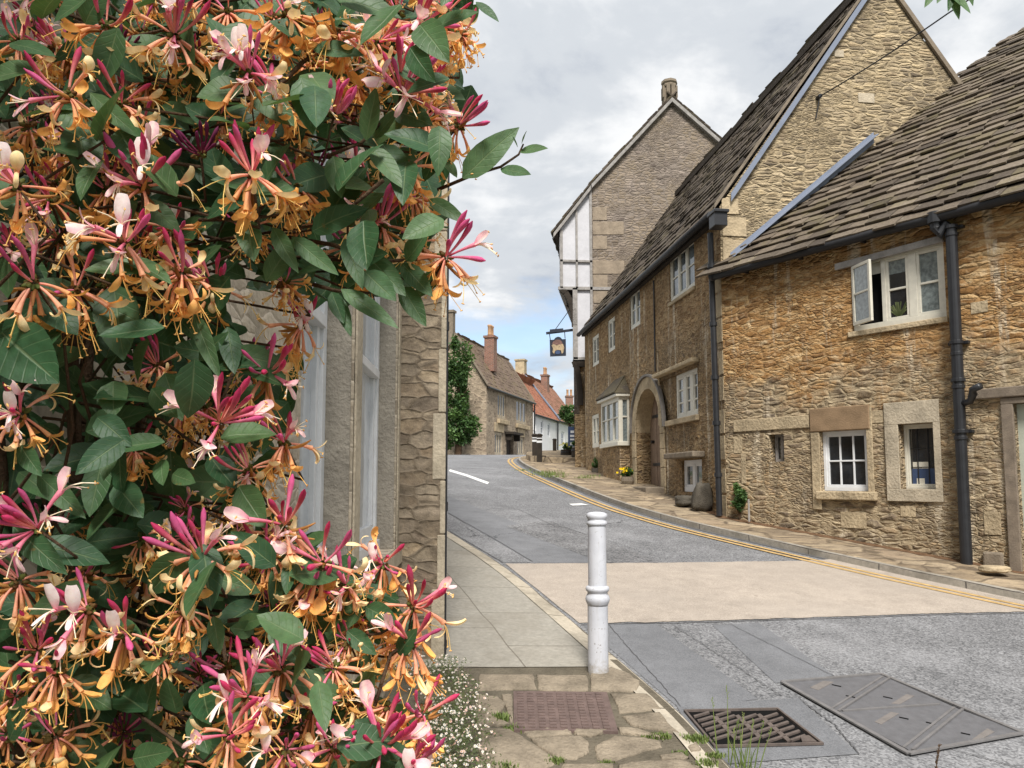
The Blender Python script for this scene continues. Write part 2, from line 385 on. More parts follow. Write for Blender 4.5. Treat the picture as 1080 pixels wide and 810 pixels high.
M['litter'] = m_plain('brown leaf litter', (.16, .095, .055), .97, .55, 16, .1, 1.0, .02)
M['doorwood'] = m_plain('grey brown door timber', (.19, .155, .12), .85, .4, 9, .2, .6, .008)
M['concrete'] = m_plain('concrete infill', (.165, .15, .14), .9, .2, 20, .2, .4, .004)
M['ground'] = m_plain('grass land', (.07, .09, .03), .95, .4, .5, .1, 0)
M['wood'] = m_plain('weathered oak', (.23, .165, .12), .9, .3, 5, .15, .5, .008)
M['greendoor'] = m_plain('grey green paint', (.42, .45, .38), .5, .1, 8, .3)
M['curtain'] = m_plain('net curtain', (.30, .32, .31), .9, .3, 20, .1, .3)
M['blueboard'] = m_plain('blue board', (.045, .07, .14), .5, .2, 6)
M['signdark'] = m_plain('dark sign paint', (.018, .022, .035), .5, .3, 20)
M['gold'] = m_plain('cream gold paint', (.34, .26, .16), .7, .6, 22)
M['signred'] = m_plain('brownish red paint', (.15, .085, .07), .7, .6, 22)
M['hedge'] = None

def m_glass(name, col=(.02, .023, .027), var=.6, scale=3):
    t = NT(name); n = t.noise(t.pos(), scale, 3)
    t.bump(t.noise(t.pos(), 3.5, 2), .12, .02)
    t.b.inputs['IOR'].default_value = 1.75
    return t.done(t.ramp(n, [(.35, tuple(c * (1 - var) for c in col)), (.7, tuple(c * (1 + var) for c in col))]), .05, .6)
M['glass'] = m_glass('window glass')
M['glasspale'] = m_glass('frosted window glass', (.17, .20, .20), .35, 22)
M['glasscurtain'] = m_glass('glass before white curtain', (.50, .53, .56), .12, 6)
M['glassblue'] = m_glass('pale old glass', (.11, .13, .14), .6, 5)

def m_leaf(name, a, b, c, rough=.5, trans=.25):
    t = NT(name); uv = t.uv(); at_ = t.attr(); p = t.pos()
    sp = t.n('ShaderNodeSeparateXYZ'); t.link(uv, sp.inputs[0])
    s2 = t.n('ShaderNodeSeparateColor'); t.link(at_, s2.inputs[0])
    col = t.ramp(s2.outputs[0], [(0, a), (.55, b), (1, c)])
    ax = t.math('ABSOLUTE', sp.outputs[0])
    mid = t.ramp(ax, [(.02, 1.0), (.07, 0.0)])
    vv = t.math('SUBTRACT', sp.outputs[1], t.math('MULTIPLY', ax, .22))
    ve = t.ramp(t.math('ABSOLUTE', t.math('SUBTRACT', t.math('FRACT', t.math('MULTIPLY', vv, 7.0)), .5)), [(.0, 1.0), (.10, 0.0)])
    vein = t.math('MAXIMUM', mid, t.math('MULTIPLY', ve, .35))
    col = t.mix(1.0, col, t.ramp(t.noise(p, 90, 4, .6), [(.3, .75), (.7, 1.2)]), 'MULTIPLY')
    col = t.mix(t.math('MULTIPLY', vein, .55), col, (.20, .27, .13))
    spot = t.math('MULTIPLY', t.ramp(t.noise(p, 70, 3, .6), [(.66, 0.0), (.70, .8)]), t.ramp(s2.outputs[1], [(.45, 0.0), (.8, 1.0)])); col = t.mix(spot, col, (.16, .11, .03))
    t.bump(t.math('SUBTRACT', t.noise(p, 120, 3), vein), .35, .0015)
    m = t.done(col, rough, .4)
    tr = t.n('ShaderNodeBsdfTranslucent'); t.link(t.mix(.5, col, (.16, .26, .04)), tr.inputs[0])
    mx = t.n('ShaderNodeMixShader'); mx.inputs[0].default_value = trans
    out = t.t.nodes['Material Output']
    t.t.links.new(t.b.outputs[0], mx.inputs[1]); t.t.links.new(tr.outputs[0], mx.inputs[2]); t.t.links.new(mx.outputs[0], out.inputs[0])
    return m
M['leaf'] = m_leaf('honeysuckle leaf', (.014, .048, .021), (.034, .10, .040), (.085, .165, .062))
M['treeleaf'] = m_leaf('tree leaf', (.028, .07, .02), (.055, .125, .03), (.11, .20, .05), .6)
M['sageleaf'] = m_leaf('small leaf', (.06, .085, .03), (.10, .13, .05), (.16, .19, .08), .6)
M['grassleaf'] = m_leaf('grass blade', (.09, .13, .03), (.15, .21, .05), (.24, .28, .09), .6)

def m_petal(name):
    t = NT(name); a = t.attr(); p = t.pos()
    col = t.mix(1.0, a, t.ramp(t.noise(p, 190, 5, .7), [(.3, .95), (.7, 1.36)]), 'MULTIPLY')
    t.bump(t.noise(p, 420, 3), .25, .0006)
    m = t.done(col, .62, .18)
    tr = t.n('ShaderNodeBsdfTranslucent'); t.link(col, tr.inputs[0])
    mx = t.n('ShaderNodeMixShader'); mx.inputs[0].default_value = .25
    out = t.t.nodes['Material Output']
    t.t.links.new(t.b.outputs[0], mx.inputs[1]); t.t.links.new(tr.outputs[0], mx.inputs[2]); t.t.links.new(mx.outputs[0], out.inputs[0])
    return m
M['petal'] = m_petal('petal')
M['bark'] = m_plain('brown bark', (.085, .055, .035), .9, .5, 30, .1, .8, .004)
rnd = random.Random(7)
# ================================================================= GROUND
g = MB()
xs = [-1500, -700, -300, -120, -60, -30, -20, -15, -11, -8, -5, -2, 0, 2, 5, 8, 11, 15, 20, 30, 60, 120, 300, 700, 1500]
ys = [-600, -200, -80, -40, -20, -10, -5, 0, 4, 8, 12, 16, 20, 24, 28, 32, 36, 40, 45, 52, 60, 80, 120, 300, 800, 3000]
ids = {}
for j, y in enumerate(ys):
    for i, x in enumerate(xs): ids[i, j] = g.vert((x, y, gz(x, y) - .32))
for j in range(len(ys) - 1):
    for i in range(len(xs) - 1):
        g.f.append([ids[i, j], ids[i + 1, j], ids[i + 1, j + 1], ids[i, j + 1]]); g.m.append(0)
struct(g.build('ground', M['ground'], smooth=True))

g = MB()
g.grid(lambda a, b: (lambda x, y: (x, y, gz(x, y) + ROAD))(-14 + 32 * a, -6 + 66 * b), 64, 132)
struct(g.build('road', M['asphalt'], smooth=True))

def resample(pts, n):
    pts = [V(p) for p in pts]; L = [0]
    for a, b in zip(pts, pts[1:]): L.append(L[-1] + (b - a).length)
    out = []
    for k in range(n + 1):
        t = L[-1] * k / n
        i = 0
        while i < len(L) - 2 and L[i + 1] < t: i += 1
        f = (t - L[i]) / max(1e-9, L[i + 1] - L[i]); out.append(pts[i].lerp(pts[i + 1], f))
    return out
def smooth2(pts, it=2):                # Chaikin corner cutting
    pts = [V(p) for p in pts]
    for _ in range(it):
        q = [pts[0]]
        for a, b in zip(pts, pts[1:]): q += [a.lerp(b, .25), a.lerp(b, .75)]
        pts = q + [pts[-1]]
    return pts
KR = smooth2([(13.6, -4.6), (10.7, -.6), (7.8, 3.45), (4.84, 7.45), (4.2, 8.3), (3.62, 9.2), (2.67, 10.75), (2.27, 11.6), (1.76, 12.95), (1.12, 15.7), (.45, 22), (.2, 27), (.3, 30.0), (1.0, 32.0), (2.5, 33.4), (6, 34.6), (13, 36)])
KL = smooth2([(2.7, -4), (1.9, 0), (1.35, 2.2), (1.06, 3.5), (.965, 4.15), (.86, 4.6), (.52, 5.78), (-.05, 7.75), (-.82, 9.66), (-1.7, 12), (-2.6, 15), (-3.6, 19), (-4.4, 24), (-5.2, 30), (-7, 36), (-10, 44)])
def offs(line, d):                     # parallel line, d to the right of travel
    out = []
    for k, p in enumerate(line):
        t = (line[min(k + 1, len(line) - 1)] - line[max(k - 1, 0)]).normalized()
        out.append(V((p.x + t.y * d, p.y - t.x * d)))
    return out
def strip(name, A, B, za, zb, mat, n=140, skirtA=0, skirtB=0, uvs=True, nt=3):
    a = resample(A, n); b = resample(B, n); m = MB(); m.uv = {}
    rows = []; L = 0
    for k in range(n + 1):
        if k: L += ((a[k] + b[k]) / 2 - (a[k - 1] + b[k - 1]) / 2).length
        w = (a[k] - b[k]).length; r = []
        if skirtA: r.append(m.vert((a[k].x, a[k].y, gz(*a[k]) + za - skirtA))); m.uv[r[-1]] = (L, -skirtA)
        for j in range(nt + 1):
            p = a[k].lerp(b[k], j / nt)
            r.append(m.vert((p.x, p.y, gz(p.x, p.y) + za + (zb - za) * j / nt))); m.uv[r[-1]] = (L, w * j / nt)
        if skirtB: r.append(m.vert((b[k].x, b[k].y, gz(*b[k]) + zb - skirtB))); m.uv[r[-1]] = (L, w + skirtB)
        rows.append(r)
    for k in range(n):
        for j in range(len(rows[0]) - 1):
            m.f.append([rows[k][j], rows[k][j + 1], rows[k + 1][j + 1], rows[k + 1][j]]); m.m.append(0)
    if not uvs: m.uv = None
    o = m.build(name, mat, smooth=False, recalc=False)
    # faces must look up
    me = o.data
    if sum(p.normal.z for p in me.polygons) < 0: me.flip_normals()
    return struct(o)
# ---- right side: channel, kerb stones, paved footway up to the houses
KRT = .018                              # kerb top above the terrain reference
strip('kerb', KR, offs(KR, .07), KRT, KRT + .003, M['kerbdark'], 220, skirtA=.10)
WALLR = [V((14.5, -3.5)), V((11.5, .6)), V((8.6, 4.6)), V((5.55, 8.25)), V((5.0, 9.0)), V((4.3, 10.0)), V((3.6, 11.0)), V((3.3, 11.8)), V((3.2, 13.2)), V((2.95, 15.7)), V((2.6, 21)), V((3.0, 25)), V((4, 28)), V((5, 29)), V((6, 30)), V((7, 31)), V((13.5, 33))]
strip('pavement', offs(KR, .065), offs(KR, 1.2)[:1] and [p + V((.25, .1)) for p in WALLR], KRT + .001, KRT + .01, M['rightpave'], 160, uvs=False, nt=6)
strip('channel', offs(KR, -.07), offs(KR, .01), ROAD + .004, ROAD + .004, M['seam'], 200)
strip('yellow_line', offs(KR, -.27), offs(KR, -.20), ROAD + .0105, ROAD + .0105, M['yellow'], 220)
strip('yellow_line', offs(KR, -.40), offs(KR, -.33), ROAD + .0105, ROAD + .0105, M['yellow'], 220)
# ---- left side
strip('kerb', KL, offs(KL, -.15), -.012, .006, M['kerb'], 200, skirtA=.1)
lw = [V((-2.2, -4)), V((-1.0, 0)), V((-.9, 2.2)), V((-.9, 3.5)), V((-.8, 4.2)), V((-.75, 4.6)), V((-.75, 5.3)), V((-.95, 7.0)), V((-1.9, 9.66)), V((-2.6, 12)), V((-3.6, 15)), V((-5, 19)), V((-6, 24)), V((-7.2, 30)), V((-9, 36)), V((-12, 44))]
def clip_line(line, y0, y1): return [p for p in line if y0 <= p.y <= y1]
L1 = clip_line(resample(offs(KL, -.146), 400), 4.85, 44); W1 = clip_line(resample(lw, 400), 4.78, 44)
strip('pavement', L1, W1, .001, .001, M['flags'], 160, nt=4)
L2 = clip_line(resample(offs(KL, -.02), 400), -4, 5.2); W2 = clip_line(resample(lw, 400), -4, 5.2)
strip('pavement_bed', L2, W2, -.004, -.004, M['soil'], 90, uvs=False, nt=8)

def quad_sheet(name, c, z, mat, nu=10, nv=10, build=True):     # c: four plan corners
    c = [V((p[0], p[1])) for p in c]; m = MB()
    def fn(a, b):
        p = c[0].lerp(c[1], a).lerp(c[3].lerp(c[2], a), b); return (p.x, p.y, gz(p.x, p.y) + z)
    m.grid(fn, nu, nv)
    o = m.build(name, mat)
    if sum(p.normal.z for p in o.data.polygons) < 0: o.data.flip_normals()
    return struct(o)
def rp(u, v): return gp(u, v, ROAD)
# buff table across the junction
E0, E1 = rp(535, 595), rp(900, 589.5); F0, F1 = rp(611, 658), rp(1085, 645.5)
farA = V((10.5, 1.2)); farB = V((9.1, 3.0))
m = MB()
top = resample([E0.xy - V((.02, 0)), rp(700, 594).xy, rp(840, 592).xy, E1.xy + V((.02, .02))], 30)
bot = resample([F0.xy, rp(720, 656).xy, rp(850, 652).xy, rp(985, 647.5).xy, F1.xy, (F1.xy + V((1.3, -.9)))], 30)
kr = resample(clip_line(offs(KR, -.01), 5.6, 8.82)[::-1], 12)
m2 = MB()
def tbl(a, b):
    i = a * 30; k = min(29, int(i)); f = i - k
    p = top[k].lerp(top[k + 1], f); q = bot[k].lerp(bot[k + 1], f); r = p.lerp(q, b); r = r + V((0, .022 * noise.noise(V((r.x * 6, b * 7, 1))) + .012 * noise.noise(V((r.x * 23, b * 7, 4)))))
    return (r.x, r.y, gz(r.x, r.y) + ROAD + .006)
m2.grid(tbl, 150, 10)
o = m2.build('buff_road_surface', M['beige'])
if sum(p.normal.z for p in o.data.polygons) < 0: o.data.flip_normals()
struct(o)
# the part of the table that runs on to the right-hand kerb
edge = resample([E1.xy + V((.02, .02)), (E1.xy + F1.xy + V((1.3, -.9))) / 2, F1.xy + V((1.3, -.9))], 10)
kk = [p for p in resample(offs(KR, -.17), 900) if 5.2 <= p.y <= 8.85]; kk = resample(sorted(kk, key=lambda p: -p.y), 10)
m3 = MB()
def tb2(a, b):
    i = b * 10; k = min(9, int(i)); f = i - k
    p = edge[k].lerp(edge[k + 1], f); q = kk[k].lerp(kk[k + 1], f); r = p.lerp(q, a)
    return (r.x, r.y, gz(r.x, r.y) + ROAD + .0065)
m3.grid(tb2, 8, 10)
o = m3.build('buff_road_surface', M['beige'])
if sum(p.normal.z for p in o.data.polygons) < 0: o.data.flip_normals()
struct(o)

# smoother and rougher repair strips, seams
def px_sheet(name, px, z, mat, nu=10, nv=16):
    return quad_sheet(name, [rp(*q).xy for q in px], ROAD + z, mat, nu, nv)
px_sheet('road_surface_patch', [(472, 541), (560, 594), (652, 594), (472, 523)][:4], .003, M['asphaltsmooth'])
px_sheet('road_surface_patch', [(474, 560), (531, 593.5), (562, 593.5), (474, 543)], .0035, M['asphalt'])
px_sheet('road_surface_patch', [(533, 555), (636, 594), (700, 594), (578, 549)], .005, M['asphaltworn'])
px_sheet('road_surface_patch', [(615, 660), (716, 747), (800, 738), (690, 657)], .003, M['asphaltsmooth'])
px_sheet('road_surface_patch', [(752, 660), (818, 721), (880, 713), (800, 657)], .003, M['asphaltsmooth'])
px_sheet('road_surface_patch', [(713, 744), (748, 808), (905, 796), (842, 737)], .0045, M['asphaltsmooth'])
def seam(px, w=.012):
    m = MB(); pts = [rp(*q).xy for q in px]; pts = resample(pts, 40); w *= .6
    r = random.Random(len(px) * 7 + int(px[0][0]))
    pts = [p + V((r.uniform(-.006, .006), r.uniform(-.006, .006))) for p in pts]
    a = offs(pts, w / 2); b = offs(pts, -w / 2)
    for k in range(40):
        ww = [a[k], b[k], b[k + 1], a[k + 1]]
        m.face([(p.x, p.y, gz(p.x, p.y) + ROAD + .0075) for p in ww])
    o = m.build('road_surface_seam', M['seam'])
    if sum(p.normal.z for p in o.data.polygons) < 0: o.data.flip_normals()
    struct(o)
seam([(472, 541), (520, 568), (562, 593)], .016)
seam([(474, 560.5), (531, 594)], .018)
seam([(640, 657.5), (718, 746)], .008)
seam([(707, 658), (825, 735)], .008)
seam([(768, 658), (880, 714)], .008)
seam([(842, 737), (880, 765), (906, 797)], .012)
seam([(495, 532), (528, 533), (548, 538), (595, 560), (640, 572)], .012)
seam([(533, 558), (580, 553), (640, 570), (700, 590)], .010)
seam([(612, 659.5), (720, 657.5), (850, 653.5), (985, 649), (1085, 647)], .022)
seam([(1000, 790), (1080, 812)], .012)
# broken white centre line
for q in ([(473.5, 497.2), (474.5, 495.2), (516, 509.0), (514, 511.0)], [(600, 531.8), (604, 533.6), (621, 532.9), (613, 531.2)]):
    quad_sheet('road_marking_line', [rp(*p).xy for p in q], ROAD + .007, M['roadwhite'], 6, 2)
# brown litter along the foot of the cottage wall
a_ = [V((5.75, 7.97)), V((5.0, 9.0)), V((4.3, 9.96)), V((3.6, 10.92)), V((3.2, 11.46)), V((3.1, 12.4))]
base_ = resample(a_, 120); o1_ = offs(base_, -.0); wv = []
for k, p in enumerate(base_):
    q = offs(base_, -.10 - .06 * noise.noise(V((k * .35, 0, 0))) - .04 * noise.noise(V((k * 1.3, 5, 0))))[k]; wv.append(q)
strip('soil', wv, offs(base_, .06), KRT + .0105, KRT + .03, M['litter'], 120, uvs=False, nt=2)
def on_ground(pts, z): return [(p.x, p.y, gz(p.x, p.y) + z) for p in pts]

# ---- raised pavement at the bend
pf = [V(p) for p in ((.62, 25.4), (1.15, 24.6), (2.35, 24.0), (3.6, 24.2), (9, 30), (9, 34.4), (6, 34.3), (2.6, 33.0), (1.2, 31.6), (.62, 29.8), (.5, 27.4))]
zt = gz(1.5, 27) + .16
m = MB(); m.prism([(p.x, p.y, gz(p.x, p.y) + .20) for p in pf], (0, 0, -.6))
struct(m.build('raised_pavement', M['rightpave'], recalc=True))

# ---- worn irregular stones in front of the cover
def fp(x, y): return gp(520 + x / 4.5, 690 + y / 4.5, .0)
stones = [
 [(-70, 96), (195, 96), (206, 168), (-75, 172)], [(207, 97), (450, 101), (457, 176), (218, 172)],
 [(459, 95), (560, 62), (650, 98), (700, 132), (684, 178), (540, 180), (464, 178)],
 [(556, 186), (735, 190), (800, 262), (600, 280)], [(612, 296), (790, 276), (884, 378), (700, 350), (640, 330)],
 [(128, 350), (372, 357), (378, 386), (168, 392)], [(382, 362), (556, 366), (470, 392), (388, 386)],
 [(176, 402), (330, 388), (420, 392), (462, 425), (455, 468), (392, 500), (312, 498), (210, 436)],
 [(480, 440), (572, 384), (690, 392), (800, 412), (802, 440), (702, 466), (580, 508), (494, 498)],
 [(-70, 350), (80, 350), (170, 408), (318, 508), (250, 545), (-80, 545)],
 [(590, 530), (700, 512), (905, 505), (990, 540), (760, 620), (590, 620)], [(790, 484), (905, 470), (930, 496), (806, 500)],
 [(330, 520), (575, 520), (570, 620), (300, 620)], [(-90, 190), (20, 200), (70, 240), (20, 285), (-90, 280)], [(-90, 290), (-10, 290), (80, 335), (-80, 345)],
 [(920, 440), (965, 425), (985, 455), (940, 470)], [(-90, 560), (280, 555), (290, 680), (-90, 680)], [(40, 190), (92, 188), (95, 330), (82, 332)], [(590, 350), (690, 358), (820, 400), (610, 378)]]
for k, s in enumerate(stones):
    q = [fp(*p) for p in s]; c = sum((V(p) for p in q), V()) / len(q)
    r = random.Random(k); rim = []
    n = len(q)
    for i in range(n):
        a, b = V(q[i]), V(q[(i + 1) % n])
        for f in (0, .25, .5, .75):
            p = a.lerp(b, f) + V((r.uniform(-.006, .006), r.uniform(-.006, .006), 0)); p = p.lerp(c, .012); rim.append(p)
    h = r.uniform(.003, .010); m = MB(); tilt = (r.uniform(-.012, .012), r.uniform(-.012, .012))
    def zz(p): return gz(p.x, p.y) + h + (p.x - c.x) * tilt[0] + (p.y - c.y) * tilt[1]
    rings = []
    for sc, dz in ((1.0, -.06), (1.0, -.012), (.985, -.004), (.95, .0), (.8, .003), (.5, .004)):
        ring = []
        for p in rim:
            w = c.lerp(p, sc); d = .004 * noise.noise(V((w.x * 9, w.y * 9, k))) + .0025 * noise.noise(V((w.x * 30, w.y * 30, k)))
            ring.append(m.vert((w.x, w.y, zz(w) + dz + (d if sc < 1 else 0))))
        rings.append(ring)
    cv = m.vert((c.x, c.y, zz(c) + .004)); N = len(rim)
    for a, b in zip(rings, rings[1:]):
        for i in range(N): m.f.append([a[i], a[(i + 1) % N], b[(i + 1) % N], b[i]]); m.m.append(0)
    for i in range(N): m.f.append([rings[-1][i], rings[-1][(i + 1) % N], cv]); m.m.append(0)
    struct(m.build('paving_surface', M['forestone'], smooth=True, recalc=True))

# ================================================================= STREET IRON
def bil(c, a, b): return c[0].lerp(c[1], a).lerp(c[3].lerp(c[2], a), b)
# footway cover with square tread
c = [gp(*q, .012) for q in ((542, 769), (652, 771), (640, 729.5), (541.5, 728.5))]
ctr = sum(c, V()) / 4
t = thing('footway_cover', ctr, 'square rusty brown ribbed inspection cover set in worn paving below the white bollard', 'manhole cover')
m = MB(); m.prism([p - V((0, 0, .001)) for p in c], (0, 0, -.03)); NX, NY = 9, 13
for i in range(NX):
    a0, a1 = .04 + .93 * i / NX, .04 + .93 * (i + .62) / NX
    for j in range(NY):
        b0, b1 = .04 + .93 * j / NY, .04 + .93 * (j + .66) / NY
        m.prism([bil(c, a0, b0) - V((0, 0, .003)), bil(c, a1, b0) - V((0, 0, .003)), bil(c, a1, b1) - V((0, 0, .003)), bil(c, a0, b1) - V((0, 0, .003))], (0, 0, .009))
m.build('tread_plate', M['rust'], t, recalc=True)
# gully grate
c = [gp(*q, ROAD + .0068) for q in ((753, 789), (869, 786), (820.5, 748.5), (721, 750.5))]
ctr = sum(c, V()) / 4
t = thing('gully_grate', ctr, 'rusty road drain grate with slanting bars beside the worn kerb', 'drain grate')
m = MB(); m.face(c); m.build('hollow_shade', M['hollow_shade'], t)  # flat black sheet on the road, painted for the unlit drain below
m = MB()
ed = .022
for q in ([(0, 0), (1, 0), (1, ed), (0, ed)], [(0, 1 - ed), (1, 1 - ed), (1, 1), (0, 1)], [(0, ed), (ed, ed), (ed, 1 - ed), (0, 1 - ed)], [(1 - ed, ed), (1, ed), (1, 1 - ed), (1 - ed, 1 - ed)]):
    m.prism([bil(c, *p) + V((0, 0, .001)) for p in q], (0, 0, .012))
m.prism([bil(c, *p) + V((0, 0, .001)) for p in ((.82, .046), (.954, .046), (.954, .20), (.87, .20))], (0, 0, .0115))
m.build('grate_frame', M['rustbar'], t, recalc=True)
m = MB()
for i in range(13):
    b0 = -.62 + i * .125
    for k in range(4):                  # broken diagonal bars
        a0 = .05 + k * .23; a1 = a0 + .19
        y0 = b0 + a0 * .62; y1 = b0 + a1 * .62
        if y0 < .05 or y1 > .93: continue
        m.prism([bil(c, a0, y0) + V((0, 0, .001)), bil(c, a1, y1) + V((0, 0, .001)), bil(c, a1, y1 + .040) + V((0, 0, .001)), bil(c, a0, y0 + .040) + V((0, 0, .001))], (0, 0, .010))
    for k in range(3):
        a0 = .235 + k * .23; y0 = b0 + a0 * .62
        if y0 < .05 or y0 + .17 > .93: continue
        m.prism([bil(c, a0, y0 + .02) + V((0, 0, .001)), bil(c, a0 + .05, y0 + .05) + V((0, 0, .001)), bil(c, a0 + .05, y0 + .16) + V((0, 0, .001)), bil(c, a0, y0 + .13) + V((0, 0, .001))], (0, 0, .009))
m.build('bar_grid', M['rustbar'], t, recalc=True)
# triangular carriageway covers
def zp(x, y): return gp(700 + x / 2.842, 690 + y / 2.842, ROAD + .0078)
A, B, C, D = zp(355, 86), zp(650, 62), zp(1078, 240), zp(735, 302)
P1, P2, P3, P4 = zp(512, 172), zp(668, 72), zp(733, 288), zp(884, 166)
t = thing('carriageway_cover', (A + B + C + D) / 4, 'grey iron road chamber cover made of triangular plates with ridged frame in the asphalt', 'manhole cover')
up = V((0, 0, .001))
m = MB()
for q in ((A, B, P2, P1), (P1, P2, P4, P3), (P3, P4, C, D)):
    m.prism([q[0] + up, q[1] + up, q[2] + up, q[3] + up], (0, 0, .004))
m.build('cover_plate', M['iron'], t, recalc=True)
m = MB()
def ridge(p, q, w=.02, h=.009): m.bar(p + V((0, 0, .0085)), q + V((0, 0, .0085)), w, h)
for p, q in ((A, B), (B, C), (C, D), (D, A)): ridge(p, q, .028)
off_ = (P2 - P1).cross(V((0, 0, 1))).normalized() * .022
for s in (-1, 1):
    ridge(P1 + off_ * s, P2 + off_ * s, .014); ridge(P3 + off_ * s, P4 + off_ * s, .014)
ridge(zp(535, 174), zp(826, 154), .018)
m.build('cover_ridge', M['ironlight'], t, recalc=True)
m = MB()
for q in ([(438, 103), (478, 83), (510, 86), (464, 111)], [(682, 151), (728, 123), (752, 128), (708, 153)], [(632, 206), (682, 176), (706, 181), (652, 214)], [(920, 263), (970, 226), (992, 236), (942, 264)]):
    m = MB(); m.prism([zp(*p) + V((0, 0, .0052)) for p in q], (0, 0, .002)); m.build('infill', M['concrete'], t, recalc=True)
m = MB()
for (x, y) in ((518, 97), (672, 133), (720, 195), (905, 242), (560, 130), (800, 210)):
    m.bar(zp(x - 14, y - 3) + V((0, 0, .0065)), zp(x + 14, y + 3) + V((0, 0, .0065)), .014, .003)
m.build('lifting_slot', M['hollow_shade'], t, recalc=True)

# bollard
b = gp(631, 708.5, .004); S = 1.0 / 1.0
H = None
r_ = ray(629.5, 540); tt = b.y / r_.y; H = (EYE + r_ * tt).z - b.z
t = thing('bollard', b, 'white painted cast iron bollard with ringed neck standing on the pavement edge', 'bollard')
k = b.y / FPX                            # metres per pixel here
m = MB()
w0, w1 = 10.6 * k, 9.6 * k
prof = [(w0 * 1.02, -.05), (w0, .0), (w0 * .985, H * .42)]
m.lathe(b, prof, 32, cap=False); m.build('shaft_base', M['bolwhite'], t, smooth=True)
m = MB(); z0 = H * .42
m.lathe(b, [(w0 * .98, z0 - .01), (w0 * 1.06, z0 + .005), (w0 * 1.16, z0 + .018), (w0 * 1.2, z0 + .034), (w0 * 1.12, z0 + .05), (w0 * .99, z0 + .062), (w0 * .98, z0 + .075), (w0 * 1.12, z0 + .083), (w0 * 1.17, z0 + .096), (w0 * 1.1, z0 + .108), (w0 * .93, z0 + .114)], 32)
m.build('collar', M['bolwhite'], t, smooth=True)
m = MB(); m.lathe(b, [(w1, z0 + .10), (w1 * .98, H - .075)], 32, cap=False); m.build('shaft', M['bolwhite'], t, smooth=True)
m = MB()
m.lathe(b, [(w1 * .97, H - .085), (w1 * 1.06, H - .083), (w1 * 1.12, H - .073), (w1 * 1.12, H - .062), (w1 * 1.0, H - .054), (w1 * .97, H - .046), (w1 * 1.10, H - .038), (w1 * 1.15, H - .025), (w1 * 1.10, H - .011), (w1 * .85, H - .003), (w1 * .4, H + .001), (.001, H + .002)], 32)
m.build('cap', M['bolwhite'], t, smooth=True)
# ================================================================= WALLS
class Wall:
    def __init__(s, o, d):
        s.o = V((o[0], o[1], 0)); s.e = V((d[0], d[1], 0)).normalized(); s.n = V((s.e.y, -s.e.x, 0))
        if s.n.dot(V((-s.o.x, -s.o.y, 0))) < 0: s.n = -s.n
    def P(s, a, z, n=0): return s.o + s.e * a + s.n * n + V((0, 0, z))
    def px(s, u, v, n=0):
        r = ray(u, v); q = s.o + s.n * n; t = (q - EYE).dot(s.n) / r.dot(s.n); p = EYE + r * t
        return (p - s.o).dot(s.e), p.z
    def box(s, m, a0, a1, z0, z1, n0, n1): m.boxo(s.P(a0, z0, n0), s.e * (a1 - a0), V((0, 0, z1 - z0)), s.n * (n1 - n0))

def wall_mesh(m, W, s0, s1, z0, z1, ops):
    """front face with rectangular openings (a,b,c,d,depth) and their reveals"""
    S = sorted({s0, s1, *[o[0] for o in ops], *[o[1] for o in ops]}); Z = sorted({z0, z1, *[o[2] for o in ops], *[o[3] for o in ops]})
    for a, b in zip(S, S[1:]):
        for c, d in zip(Z, Z[1:]):
            if any(o[0] <= (a + b) / 2 <= o[1] and o[2] <= (c + d) / 2 <= o[3] for o in ops): continue
            m.face([W.P(a, c), W.P(b, c), W.P(b, d), W.P(a, d)])
    for a, b, c, d, h in ops:
        m.face([W.P(a, c), W.P(a, d), W.P(a, d, -h), W.P(a, c, -h)]); m.face([W.P(b, c), W.P(b, d), W.P(b, d, -h), W.P(b, c, -h)])
        m.face([W.P(a, c), W.P(b, c), W.P(b, c, -h), W.P(a, c, -h)]); m.face([W.P(a, d), W.P(b, d), W.P(b, d, -h), W.P(a, d, -h)])
        m.face([W.P(a, c, -h), W.P(b, c, -h), W.P(b, d, -h), W.P(a, d, -h)])

